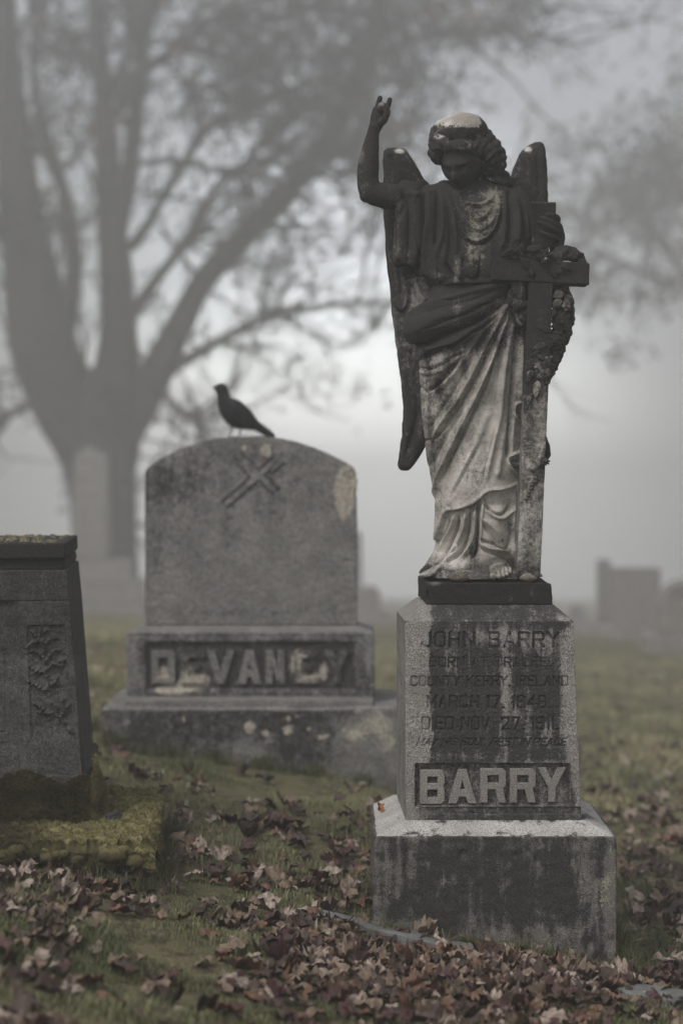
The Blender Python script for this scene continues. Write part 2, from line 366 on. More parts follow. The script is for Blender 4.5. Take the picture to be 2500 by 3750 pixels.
# ------------------------------------------------------------------ lettering
GL = {'J': [[(3.4, 6), (3.4, .8), (2.7, 0), (.9, 0), (0, .8), (0, 1.6)]], 'O': [[(.7, 0), (3.3, 0), (4, .8), (4, 5.2), (3.3, 6), (.7, 6), (0, 5.2), (0, .8), (.7, 0)]],
 'H': [[(0, 0), (0, 6)], [(4, 0), (4, 6)], [(0, 3), (4, 3)]], 'N': [[(0, 0), (0, 6), (4, 0), (4, 6)]], 'B': [[(0, 0), (0, 6), (3.2, 6), (3.9, 5.3), (3.9, 3.9), (3.2, 3.1), (0, 3.1)], [(3.2, 3.1), (4, 2.4), (4, .8), (3.3, 0), (0, 0)]],
 'A': [[(0, 0), (2, 6), (4, 0)], [(.8, 1.9), (3.2, 1.9)]], 'R': [[(0, 0), (0, 6), (3.3, 6), (4, 5.3), (4, 3.6), (3.3, 2.9), (0, 2.9)], [(2.2, 2.9), (4, 0)]], 'Y': [[(0, 6), (2, 2.9), (4, 6)], [(2, 2.9), (2, 0)]],
 'T': [[(0, 6), (4, 6)], [(2, 6), (2, 0)]], 'L': [[(0, 6), (0, 0), (3.6, 0)]], 'E': [[(3.8, 6), (0, 6), (0, 0), (3.8, 0)], [(0, 3.1), (3, 3.1)]], 'C': [[(4, 4.8), (4, 5.3), (3.3, 6), (.7, 6), (0, 5.3), (0, .7), (.7, 0), (3.3, 0), (4, .7), (4, 1.3)]],
 'U': [[(0, 6), (0, .8), (.7, 0), (3.3, 0), (4, .8), (4, 6)]], 'K': [[(0, 0), (0, 6)], [(4, 6), (0, 2.4)], [(1.3, 3.4), (4, 0)]], 'I': [[(0, 0), (0, 6)]], 'D': [[(0, 0), (0, 6), (3.2, 6), (4, 5.2), (4, .8), (3.2, 0), (0, 0)]],
 'M': [[(0, 0), (0, 6), (2.3, 1.6), (4.6, 6), (4.6, 0)]], 'V': [[(0, 6), (2, 0), (4, 6)]], 'S': [[(4, 5), (3.3, 6), (.7, 6), (0, 5.3), (0, 3.8), (.7, 3.1), (3.3, 3), (4, 2.3), (4, .7), (3.3, 0), (.7, 0), (0, 1)]], 'P': [[(0, 0), (0, 6), (3.3, 6), (4, 5.3), (4, 3.5), (3.3, 2.8), (0, 2.8)]],
 '1': [[(0, 5.2), (.8, 6), (.8, 0)]], '2': [[(0, 4.9), (.7, 6), (3.3, 6), (4, 5.3), (4, 3.8), (0, 0), (4, 0)]], '4': [[(3, 0), (3, 6), (0, 1.8), (4, 1.8)]], '7': [[(0, 6), (4, 6), (1.6, 0)]],
 '8': [[(.7, 0), (3.3, 0), (4, .7), (4, 2.4), (3.3, 3.1), (.7, 3.1), (0, 3.8), (0, 5.3), (.7, 6), (3.3, 6), (4, 5.3), (4, 3.8), (3.3, 3.1)], [(.7, 3.1), (0, 2.4), (0, .7), (.7, 0)]],
 '9': [[(0, 1), (.7, 0), (3.3, 0), (4, .7), (4, 5.3), (3.3, 6), (.7, 6), (0, 5.3), (0, 3.8), (.7, 3.1), (4, 3.1)]], '.': [[(0, 0), (.35, 0)]], ',': [[(.2, .3), (0, -.8)]]}
ADV = {'I': 0, '1': .8, '.': .3, ',': .3, 'M': 4.6, 'J': 3.4, 'L': 3.6, 'E': 3.8}
def text_strokes(txt, x0, x1, ytop, ybot, gap=2.0, space=3.2, slant=0.0, slope=0.0):
    pen = 0; items = []
    for ch in txt:
        if ch == ' ': pen += space; continue
        for s in GL[ch]: items.append([(pen + a, b) for a, b in s])
        pen += ADV.get(ch, 4) + gap
    tot = pen - gap; sx = (x1 - x0) / tot; sy = (ybot - ytop) / 6.0; out = []
    for s in items: out.append([(x0 + (a + slant * b) * sx, ybot - b * sy + slope * (a * sx)) for a, b in s])
    return out
Z3 = lambda x, y: (1300 + x * .6378, 2050 + y * .6378)
def z3text(txt, a, b, t, bo, **k):
    x0, y0 = Z3(a, t); x1, y1 = Z3(b, bo); return text_strokes(txt, x0, x1, y0, y1, **k)
LINES = [(z3text('JOHN BARRY', 385, 1165, 420, 500, space=4.5), 5.2, 5.6), (z3text('BORN AT TRALEE.', 430, 1120, 563, 615), 3.6, 3.2),
 (z3text('COUNTY KERRY, IRELAND', 322, 1222, 672, 725, gap=1.9, space=3), 3.8, 4.6), (z3text('MARCH 17. 1848.', 418, 1118, 785, 850, gap=2.1), 4.2, 4.8),
 (z3text('DIED NOV. 27. 1911.', 388, 1160, 908, 975), 4.4, 4.8), (z3text('MAY HIS SOUL REST IN PEACE', 355, 1205, 1028, 1068, gap=1.7, space=2.6, slant=.35), 3.2, 3.2)]
def die_field(px, py):
    d = np.zeros(len(px))
    for strokes, w, dep in LINES:
        A = np.vstack([np.array(s) for s in strokes]); m = (py > A[:, 1].min() - 12) & (py < A[:, 1].max() + 12) & (px > A[:, 0].min() - 12) & (px < A[:, 0].max() + 12)
        idx = np.where(m)[0]
        if not len(idx): continue
        best = np.full(len(idx), 1e9)
        for s in strokes:
            s = np.array(s); mm = (px[idx] > s[:, 0].min() - 12) & (px[idx] < s[:, 0].max() + 12)
            if not mm.any(): continue
            dd, _, _ = pdist(px[idx][mm], py[idx][mm], s, smooth=False); best[mm] = np.minimum(best[mm], dd)
        d[idx] -= dep * .001 * (1 - sstep(w * .55, w * 1.15, best))
    return d
def outline_mesh(polys, depth, to3d, bevel=0.0015):
    """polys: outer + holes in 2D pixel coords; to3d gives 3-D front position; extruded back by depth"""
    cu = bpy.data.curves.new('t', 'CURVE'); cu.dimensions = '2D'; cu.fill_mode = 'BOTH'; cu.extrude = depth / 2; cu.bevel_depth = bevel; cu.bevel_resolution = 1
    cx = sum(p[0] for p in polys[0]) / len(polys[0]); cy = sum(p[1] for p in polys[0]) / len(polys[0])
    O3 = to3d(cx, cy)
    for pl in polys:
        sp = cu.splines.new('POLY'); sp.points.add(len(pl) - 1); sp.use_cyclic_u = True
        for k, (a, b_) in enumerate(pl):
            q = to3d(a, b_) - O3; sp.points[k].co = (q[0], q[2], 0, 1)
    o = bpy.data.objects.new('t', cu); COL.objects.link(o); dg = bpy.context.evaluated_depsgraph_get()
    me = bpy.data.meshes.new_from_object(o.evaluated_get(dg)); bpy.data.objects.remove(o)
    V = get_co(me); W = np.stack([V[:, 0] + O3[0], O3[1] - V[:, 2], V[:, 1] + O3[2]], 1); set_co(me, W)
    me.polygons.foreach_set('use_smooth', np.full(len(me.polygons), False)); me.update(); return me
def block_glyph(ch, x0, x1, yt, yb, s):
    """outline polygons in px of a bold block capital with stroke s"""
    w = x1 - x0; h = yb - yt; c = s * .45; X = lambda a: x0 + a; Yy = lambda a: yt + a; m = h * .48
    if ch == 'B': return [[(X(0), Yy(0)), (X(w - c), Yy(0)), (X(w), Yy(c)), (X(w), Yy(m - c * .8)), (X(w - c * .8), Yy(m)), (X(w), Yy(m + c * .8)), (X(w), Yy(h - c)), (X(w - c), Yy(h)), (X(0), Yy(h))],
        [(X(s), Yy(s * .9)), (X(w - s), Yy(s * .9)), (X(w - s), Yy(m - s * .4)), (X(s), Yy(m - s * .4))], [(X(s), Yy(m + s * .45)), (X(w - s), Yy(m + s * .45)), (X(w - s), Yy(h - s * .9)), (X(s), Yy(h - s * .9))]]
    if ch == 'D': return [[(X(0), Yy(0)), (X(w - c), Yy(0)), (X(w), Yy(c)), (X(w), Yy(h - c)), (X(w - c), Yy(h)), (X(0), Yy(h))], [(X(s), Yy(s)), (X(w - s), Yy(s)), (X(w - s), Yy(h - s)), (X(s), Yy(h - s))]]
    if ch == 'A':
        t = s * .62; return [[(X(w / 2 - t), Yy(0)), (X(w / 2 + t), Yy(0)), (X(w), Yy(h)), (X(w - s * 1.15), Yy(h)), (X(w - s * 1.55), Yy(h * .80)), (X(s * 1.55), Yy(h * .80)), (X(s * 1.15), Yy(h)), (X(0), Yy(h))],
            [(X(w / 2), Yy(h * .24)), (X(w / 2 + s * .45), Yy(h * .60)), (X(w / 2 - s * .45), Yy(h * .60))]]
    if ch == 'R': return [[(X(0), Yy(0)), (X(w - c), Yy(0)), (X(w), Yy(c)), (X(w), Yy(h * .5)), (X(w - c), Yy(h * .58)), (X(w), Yy(h)), (X(w - s * 1.1), Yy(h)), (X(w - s * 1.6), Yy(h * .6)), (X(s), Yy(h * .6)), (X(s), Yy(h)), (X(0), Yy(h))],
        [(X(s), Yy(s * .9)), (X(w - s), Yy(s * .9)), (X(w - s), Yy(h * .43)), (X(s), Yy(h * .43))]]
    if ch == 'Y': return [[(X(0), Yy(0)), (X(s * 1.1), Yy(0)), (X(w / 2), Yy(h * .38)), (X(w - s * 1.1), Yy(0)), (X(w), Yy(0)), (X(w / 2 + s / 2), Yy(h * .58)), (X(w / 2 + s / 2), Yy(h)), (X(w / 2 - s / 2), Yy(h)), (X(w / 2 - s / 2), Yy(h * .58))]]
    if ch == 'E': return [[(X(0), Yy(0)), (X(w), Yy(0)), (X(w), Yy(s)), (X(s), Yy(s)), (X(s), Yy(m - s * .4)), (X(w * .75), Yy(m - s * .4)), (X(w * .75), Yy(m + s * .5)), (X(s), Yy(m + s * .5)), (X(s), Yy(h - s)), (X(w), Yy(h - s)), (X(w), Yy(h)), (X(0), Yy(h))]]
    if ch == 'V': return [[(X(0), Yy(0)), (X(s * 1.1), Yy(0)), (X(w / 2), Yy(h * .68)), (X(w - s * 1.1), Yy(0)), (X(w), Yy(0)), (X(w / 2 + s * .6), Yy(h)), (X(w / 2 - s * .6), Yy(h))]]
    if ch == 'N': return [[(X(0), Yy(0)), (X(s), Yy(0)), (X(w - s), Yy(h * .6)), (X(w - s), Yy(0)), (X(w), Yy(0)), (X(w), Yy(h)), (X(w - s), Yy(h)), (X(s), Yy(h * .4)), (X(s), Yy(h)), (X(0), Yy(h))]]

def streaks(px, py, a=.05, b_=.007, seed=3): return fbm(np.stack([px * a, py * b_, px * 0], 1), 1, 4, seed) - .5
# ------------------------------------------------------------------ PEDESTAL
ped = thing('pedestal', 'stained granite pedestal with inscription and raised BARRY name under the angel statue', 'gravestone', (.43, 5.25, 0))
# lower base block
W, Fq, u = hexblock(boxC(.0905, .773, 5.0, 5.49, -.35, .303), (.6825, .49, .653), (.0035, .008, .0035), r=.006, rough=.0022, rs=45, seed=3)
px, py = proj(W)
chip = blobs(px, py, [(2262, 3350, 22, 60, 1), (2258, 3075, 40, 14, .5), (1368, 3075, 14, 16, .7), (1372, 3390, 18, 40, .7), (2262, 3180, 18, 30, .6)])
W[:, 1] += np.where(u[:, 1] < .02, chip * .006 * fbm(W, 60, 3, 4), 0)
W[:, 1] += np.where(u[:, 1] < .02, blobs(px, py, [(1695, 3128, 14, 14, .007), (1886, 3135, 9, 9, .005)]), 0)
me = mesh_from('base_block', W, Fq)
st = .74 + blobs(px, py, [(1560, 3340, 90, 130, .35), (1800, 3220, 330, 130, .18), (1420, 3200, 60, 180, -.30), (1480, 3390, 90, 40, -.45), (1850, 3440, 330, 60, -.55), (2220, 3260, 60, 200, -.45), (1590, 3300, 40, 40, -.35),
    (1900, 3400, 25, 30, .6), (1730, 3420, 25, 25, .5), (2150, 3440, 22, 25, .6), (1620, 3350, 45, 60, .8), (1450, 3330, 25, 50, .4), (2000, 3300, 120, 120, .3)])
st = st + 1.1 * streaks(px, py) + .9 * streaks(px, py, .03, .03, 9) + .5 * streaks(px, py, .12, .03, 19)
attr(me, 'stain', st * np.where(u[:, 1] < .03, 1, .8) - .04); attr(me, 'lichen', blobs(px, py, [(2215, 3290, 45, 70, .62), (2235, 3120, 30, 45, .6), (1695, 3128, 20, 20, .3), (2225, 3215, 30, 40, .5)]))
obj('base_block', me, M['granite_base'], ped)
# sloping wash on the base block
W, Fq, u = hexblock([(.094, 5.003, .301), (.770, 5.003, .301), (.770, 5.487, .301), (.094, 5.487, .301), (.172, 5.072, .3335), (.697, 5.072, .3335), (.697, 5.47, .3335), (.16, 5.47, .3335)], (.68, .48, .033), (.004, .004, .008), r=.003, rough=.0016, rs=60, seed=9)
me = mesh_from('wash', W, Fq); px, py = proj(W)
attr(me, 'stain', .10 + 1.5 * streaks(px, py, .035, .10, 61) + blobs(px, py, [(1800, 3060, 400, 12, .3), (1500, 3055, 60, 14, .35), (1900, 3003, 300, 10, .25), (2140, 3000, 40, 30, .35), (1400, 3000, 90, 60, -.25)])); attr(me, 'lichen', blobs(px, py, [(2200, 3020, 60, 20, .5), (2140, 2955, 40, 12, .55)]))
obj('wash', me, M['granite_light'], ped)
# die with carved inscription
Cd = [(.183, 5.08, .330), (.685, 5.08, .330), (.672, 5.456, .330), (.170, 5.456, .330), (.181, 5.09, .902), (.663, 5.09, .902), (.652, 5.45, .902), (.169, 5.45, .902)]
W, Fq, u = hexblock(Cd, (.50, .376, .572), (.00115, .012, .00115), r=.003, rough=0)
px, py = proj(W); fr = (u[:, 1] < .004)
px_, py_ = px[fr], py[fr]; xl = 1519 + 0 * py_; 
rec = sstep(0, 2.5, px_ - 1519) * sstep(0, 2.5, 2087 - px_) * sstep(0, 2.5, py_ - 2796) * sstep(0, 9, 2955 - py_)
low = sstep(0, 3, py_ - 2955) * sstep(0, 3, px_ - 1536)
dsp = die_field(px_, py_) - .013 * rec - .004 * low * sstep(0, 4, 2985 - py_)
W[fr, 1] -= dsp - (fbm(W[fr], 130, 3, 2) - .5) * .003
W[:, 1] += np.where(fr, blobs(px, py, [(2099, 2276, 9, 9, .006), (1484, 2280, 7, 9, .005), (2100, 2420, 5, 12, .003), (2118, 2750, 5, 16, .003), (1486, 2690, 4, 14, .003)]), 0)
me = mesh_from('die', W, Fq)
sx = np.interp(py, [2280, 2400, 2700, 3000], [1575, 1568, 1580, 1530]); ex = np.interp(py, [2280, 2400, 2700, 3000], [2075, 2050, 2065, 2125])
st = sstep(-22, 22, px - sx) * sstep(-22, 22, ex - px) * .85
st += blobs(px, py, [(1850, 2330, 120, 30, -.55), (1950, 2350, 90, 40, -.35), (1850, 2500, 22, 130, -.45), (1905, 2620, 40, 90, -.28), (2010, 2380, 30, 50, -.4), (1990, 2690, 50, 50, -.30), (1700, 2770, 150, 14, -.3), (2060, 2290, 60, 12, .5),
    (1640, 2420, 20, 60, -.18), (2020, 2540, 20, 120, .25), (1960, 2790, 200, 8, -.3), (1620, 2600, 30, 200, .15), (1505, 2700, 20, 400, .02), (1740, 2650, 60, 160, .2)])
st = np.where((py > 2796) & (py < 2955) & (px > 1517) & (px < 2089), .62, st); st = np.where(py > 2955, .75 * sstep(1500, 1560, px) , st)
st = st + np.where(fr, 0, 0); full = np.zeros(len(px)); full[fr] = die_field(px_, py_); st = st + (full < -.001) * .33
inn = (py < 2790); st = st + inn * (.9 * streaks(px, py, .06, .006, 5) * (st > .3) + .4 * streaks(px, py, .15, .03, 29))
attr(me, 'stain', np.where(u[:, 0] < .002, .45, st) - .02); attr(me, 'lichen', blobs(px, py, [(1585, 2860, 14, 12, .5)]))
die = obj('inscribed_die', me, M['granite'], ped); die['label'] = 'tapered granite die carved JOHN BARRY, BORN AT TRALEE'
W, Fq, u = hexblock([(.1805, 5.0895, .9005), (.6635, 5.0895, .9005), (.6525, 5.4505, .9005), (.1685, 5.4505, .9005), (.238, 5.125, .9445), (.612, 5.125, .9445), (.612, 5.435, .9445), (.230, 5.435, .9445)], (.48, .36, .05), (.004, .006, .006), r=.0025, rough=.001, rs=60)
px, py = proj(W); me = mesh_from('shoulder', W, Fq)
attr(me, 'stain', .72 * sstep(1555, 1590, px) + .05 - blobs(px, py, [(2070, 2265, 30, 14, .7), (1530, 2260, 40, 16, .4), (1800, 2277, 260, 3, .5)])); attr(me, 'lichen', px * 0)
obj('shoulder', me, M['granite'], ped)
# raised BARRY
def barry3(x, y): return P(x, y, 5.0805)
for ch, a, b_ in (('B', 375, 510), ('A', 538, 692), ('R', 720, 862), ('R', 890, 1032), ('Y', 1052, 1204)):
    x0, yt = Z3(a, 1203); x1, yb = Z3(b_, 1392); dy = {'B': 4, 'A': 2, 'R': -1, 'Y': -4}[ch]
    me = outline_mesh(block_glyph(ch, x0, x1, yt + dy, yb + dy, 23), .013, lambda x, y: P(x, y, 5.088), .0012)
    attr(me, 'stain', np.full(len(me.vertices), .12)); attr(me, 'lichen', np.zeros(len(me.vertices)))
    obj('raised_letter', me, M['granite'], die)

# ------------------------------------------------------------------ ANGEL STATUE
ang = thing('angel_statue', 'dark stained stone angel with raised arm leaning on a flower-draped cross', 'statue', (.43, 5.3, .9445))
# slab the angel stands on
W, Fq, u = hexblock([(.243, 5.13, .9455), (.608, 5.13, .9455), (.604, 5.46, .9455), (.235, 5.46, .9455), (.243, 5.13, 1.008), (.604, 5.13, 1.008), (.600, 5.47, 1.008), (.235, 5.47, 1.008)], (.363, .34, .0625), (.003, .004, .003), r=.004, rough=.0025, rs=40, seed=5)
px, py = proj(W); W[:, 1] += blobs(px, py, [(1560, 2190, 14, 20, .012), (1558, 2140, 10, 10, .006), (2018, 2137, 9, 9, .008)]); W[:, 2] -= blobs(px, py, [(2000, 2130, 30, 8, .004)])
me = mesh_from('foot_slab', W, Fq); attr(me, 'stain', .35 - blobs(px, py, [(1590, 2138, 30, 8, .6), (1950, 2165, 14, 30, .35), (1870, 2190, 10, 20, .4)])); attr(me, 'lichen', blobs(px, py, [(1560, 2185, 16, 34, .34), (1750, 2130, 140, 14, .30)]))
obj('foot_slab', me, M['slab'], ang)
Z2 = (1250, 1000); S2 = .6378; Z1 = (1250, 300)
def z2(L): return [(1250 + a * S2, 1000 + b_ * S2) for a, b_ in L]
def z1(L): return [(1250 + a * S2, 300 + b_ * S2) for a, b_ in L]
# ---- lower robe and mantle
YC = 5.315
rows = [(1010, 1590, 1900, YC, .085), (1060, 1592, 1905, YC, .098), (1120, 1570, 1915, YC, .110), (1160, 1525, 1920, YC, .118), (1200, 1492, 1921, YC, .122), (1235, 1500, 1921, YC, .122), (1265, 1533, 1921, YC, .120), (1320, 1544, 1921, YC, .118), (1385, 1548, 1920, YC, .115),
 (1510, 1556, 1917, YC, .108), (1612, 1566, 1912, YC, .103), (1690, 1576, 1905, YC, .100), (1765, 1592, 1897, YC, .098), (1823, 1604, 1898, YC, .097), (1925, 1600, 1897, YC, .102), (1982, 1600, 1898, YC, .108), (2020, 1592, 1900, YC, .118), (2046, 1578, 1900, YC, .128), (2075, 1558, 1898, YC, .137), (2098, 1538, 1890, YC, .142)]
V, Fs = loft(rows, n=900, step=1.9, power=2.15)
me = mesh_from('robe', V, Fs); N = get_no(me); px, py = proj(V)
if (N[(V[:, 1] < YC - .08)][:, 1].mean() > 0): me.flip_normals(); N = -N
frw = sstep(.0, .35, -N[:, 1])
mantle_hem = z2([(1003, 1190), (985, 1215), (950, 1238), (900, 1252), (850, 1255), (815, 1275), (790, 1305), (755, 1332), (700, 1357), (650, 1368), (622, 1375), (600, 1420), (583, 1480), (566, 1530)])
poly = mantle_hem + z2([(500, 1560), (300, 1300), (200, 0), (1300, -100), (1100, 700), (1040, 1050)])
d_, _, _ = pdist(px, py, mantle_hem); ins = inside(px, py, poly); sd = np.where(ins, d_, -d_)
D = .017 * sstep(-1.5, 2.5, sd) + .004 * np.exp(-((sd - 6) / 7) ** 2) * (sd > 0)
R = [  # (points in zoom coords, mm, width on one side, width on the other)
 # thick rolled edge of the mantle over the hip
 ([(395, 345), (440, 330), (550, 285), (690, 235), (800, 180), (900, 120), (960, 90)], 22, 55, 55), ([(380, 300), (480, 232), (620, 165), (760, 120), (880, 95), (960, 70)], 9, 16, 22),
 ([(395, 378), (470, 398), (600, 358), (740, 305), (850, 240), (935, 170)], -13, 9, 16), ([(480, 255), (600, 215), (740, 175), (880, 118)], -7, 8, 12), ([(500, 320), (640, 280), (780, 220), (880, 165)], -5, 8, 8),
 ([(470, 440), (560, 420), (700, 360), (820, 290), (915, 205), (950, 150)], 8, 22, 26),
 ([(466, 505), (540, 462), (650, 415), (740, 352), (820, 305), (880, 245)], -10, 7, 16), ([(470, 470), (560, 440), (660, 395), (760, 330)], 5, 16, 14),
 # hip cradle folds
 ([(468, 545), (530, 552), (600, 520), (660, 478), (700, 462)], -7, 7, 12), ([(475, 560), (540, 575), (620, 540), (690, 478)], 4, 14, 14), ([(515, 682), (560, 650), (620, 585), (675, 510), (700, 470)], -9, 7, 14), ([(475, 640), (505, 680), (520, 690)], -5, 8, 8), ([(540, 695), (600, 640), (660, 565), (720, 470), (790, 360), (850, 290)], 7, 18, 14),
 # long falling folds from the gathered point
 ([(545, 950), (600, 845), (665, 740), (730, 615), (790, 480), (850, 350), (905, 235), (945, 140)], 11, 15, 12), ([(548, 965), (620, 865), (690, 745), (755, 625), (815, 495), (870, 365), (920, 250)], -10, 8, 10), ([(500, 960), (540, 950)], -4, 14, 8),
 ([(520, 900), (580, 800), (640, 700), (700, 590), (745, 500)], -6, 10, 18),
 ([(556, 1290), (578, 1180), (612, 1080), (665, 940), (725, 800), (785, 665), (840, 525), (885, 390), (922, 270), (950, 160)], 14, 15, 12), ([(585, 1200), (640, 1060), (700, 925), (760, 790), (818, 650), (868, 510), (908, 380), (935, 270)], -13, 8, 12),
 ([(530, 1120), (590, 990), (650, 860), (700, 760)], -8, 14, 16),
 ([(620, 1370), (650, 1260), (700, 1130), (760, 1000), (800, 900), (835, 780)], 5, 22, 18), ([(640, 1300), (690, 1190), (750, 1060), (790, 980)], -3, 12, 14),
 ([(822, 1190), (838, 1080), (862, 960), (893, 830), (908, 650), (925, 480), (950, 330), (965, 240)], 9, 18, 20), ([(810, 1200), (825, 1100), (850, 990), (870, 880)], -4, 8, 8), ([(880, 1180), (900, 1050), (915, 900)], 5, 16, 18), ([(870, 640), (890, 480), (925, 330)], -5, 10, 12),
 ([(935, 1085), (938, 980), (950, 840), (962, 660), (975, 480), (985, 330), (985, 230)], -17, 8, 9), ([(1000, 240), (1006, 400), (1000, 600), (1000, 740)], 11, 16, 22), ([(960, 820), (955, 960), (952, 1060)], 6, 12, 20),
 # ripple of the hanging edge
 ([(1045, 742), (1005, 745), (975, 752), (965, 790), (972, 825), (1005, 858), (1030, 890), (1034, 960), (1025, 1010), (985, 1028), (945, 1048), (936, 1080), (950, 1120), (980, 1155), (1003, 1180)], 8, 9, 7),
 ([(1045, 760), (1010, 765), (990, 790), (1000, 830), (1035, 870)], -10, 12, 10), ([(1040, 900), (1042, 980), (1030, 1030), (990, 1060), (965, 1090), (985, 1130), (1010, 1160)], -12, 12, 12),
 # under-dress, trailing left skirt
 ([(650, 1380), (640, 1440), (610, 1510), (575, 1580), (535, 1650), (480, 1700)], 10, 12, 12), ([(625, 1400), (600, 1480), (560, 1560), (530, 1620)], -8, 8, 8), ([(672, 1380), (668, 1450), (640, 1520), (600, 1600), (560, 1660), (510, 1710)], -11, 8, 8),
 ([(712, 1370), (708, 1440), (690, 1510), (650, 1590), (600, 1660), (565, 1710)], 12, 12, 12), ([(740, 1365), (736, 1450), (722, 1520), (690, 1590), (640, 1640)], -12, 8, 8), ([(765, 1350), (765, 1440), (755, 1520), (728, 1590), (690, 1640)], 12, 10, 12),
 ([(668, 1545), (655, 1590), (610, 1640), (570, 1690)], -7, 7, 7), ([(695, 1590), (650, 1630), (600, 1670)], -7, 6, 8), ([(787, 1320), (785, 1400), (780, 1500), (775, 1580), (750, 1640)], -17, 10, 12),
 # right shin with drooping folds
 ([(812, 1310), (800, 1400), (793, 1500), (790, 1570)], 9, 12, 14), ([(880, 1330), (880, 1450), (890, 1560), (910, 1640)], 12, 55, 55), ([(815, 1325), (855, 1372), (902, 1388), (945, 1365), (975, 1318)], -10, 8, 10), ([(820, 1345), (860, 1395), (905, 1412), (950, 1390), (978, 1350)], 7, 10, 12),
 ([(800, 1425), (835, 1480), (870, 1530), (905, 1575), (935, 1590), (960, 1540), (975, 1470)], -11, 8, 10), ([(812, 1412), (850, 1455), (885, 1500), (915, 1545)], 8, 10, 10),
 ([(793, 1530), (840, 1550), (890, 1575), (935, 1595)], -10, 7, 9), ([(800, 1575), (850, 1612), (910, 1630), (960, 1650), (995, 1700)], -9, 7, 9), ([(790, 1555), (840, 1590), (900, 1605), (950, 1615), (985, 1660)], 9, 9, 9), ([(990, 1260), (978, 1400), (975, 1520), (985, 1640)], 8, 10, 10)]
R = [(pts, h * (1.45 if abs(h) < 20 else 1.1), wa * .95, wb * .95) for pts, h, wa, wb in R]
D = D + folds(px, py, R, Z2, S2)
# open arch of the hem above the feet
arch = blobs(px, py, [(1805, 2100, 60, 34, .03), (1700, 2110, 60, 20, .012)])
D = D - arch
back = 1 - frw; th = np.arctan2(V[:, 0] - .5 * (V[:, 0].max() + V[:, 0].min()), V[:, 1] - YC)
D = D * frw + back * .006 * np.sin(th * 13 + V[:, 2] * 4)
D += (fbm(V, 30, 3, 3) - .5) * .003
V2 = V + N * D[:, None]; set_co(me, V2); px, py = proj(V2)
zt = np.interp(py, [1000, 1120, 1200, 1270, 1400, 1600, 1900, 2060, 2110], [.95, .85, .72, .50, .30, .22, .20, .30, .75])
st = zt + blobs(px, py, [(1520, 1200, 70, 60, .55), (1600, 1240, 120, 40, .30), (1600, 1400, 60, 90, .28), (1580, 1650, 50, 160, .28), (1880, 1120, 40, 50, -.45), (1840, 1180, 60, 60, -.25), (1830, 1350, 60, 90, -.25), (1800, 1560, 60, 120, -.30), (1830, 1700, 60, 80, -.12), (1905, 1350, 20, 200, -.1), (1660, 1800, 50, 80, -.15),
   (1640, 1990, 60, 50, -.3), (1850, 2030, 50, 60, -.25), (1560, 2090, 60, 16, .4), (1730, 2050, 30, 60, .3), (1700, 1230, 120, 30, .25)])
st = st + (fbm(np.stack([px, py * .45, px * 0], 1), .03, 4, 12) - .5) * .55 + np.clip(.0, 0, 1)
attr(me, 'stain', st + .10); attr(me, 'lichen', blobs(px, py, [(1750, 1075, 90, 25, .28)]))
obj('robe', me, M['marble'], ang)
# ---- tunic with hanging sleeve
rowsT = [(664, 1632, 1790, 5.33, .050), (676, 1570, 1845, 5.33, .062), (690, 1520, 1878, 5.33, .072), (715, 1490, 1915, 5.33, .084), (750, 1480, 1942, 5.325, .098), (820, 1492, 1950, 5.32, .110), (900, 1510, 1952, 5.315, .116), (960, 1535, 1945, 5.31, .120), (1000, 1545, 1925, 5.31, .123), (1030, 1556, 1910, 5.31, .120), (1052, 1585, 1895, 5.31, .108)]
parts = [loft(rowsT, n=120, step=6, power=2.3)]
rowsS = [(668, 1460, 1570, 5.325, .040), (700, 1444, 1560, 5.32, .050), (760, 1440, 1560, 5.315, .052), (800, 1444, 1560, 5.315, .050), (860, 1443, 1560, 5.315, .048), (930, 1440, 1560, 5.315, .050), (962, 1442, 1556, 5.315, .050), (978, 1458, 1548, 5.315, .044)]
parts.append(loft(rowsS, n=64, step=6, power=2.2))
parts.append(tube([P(1410, 716, 5.3), P(1470, 722, 5.31), P(1540, 725, 5.32)], [.036, .041, .046], 20))
parts.append(tube([P(1885, 745, 5.33), P(1915, 830, 5.31), P(1925, 930, 5.29)], [.046, .044, .04], 20))
V, Fs = join(parts); me = remesh(V, Fs, .0022, 6, 'tunic'); V = get_co(me); N = get_no(me); px, py = proj(V)
frw = sstep(.0, .4, -N[:, 1])
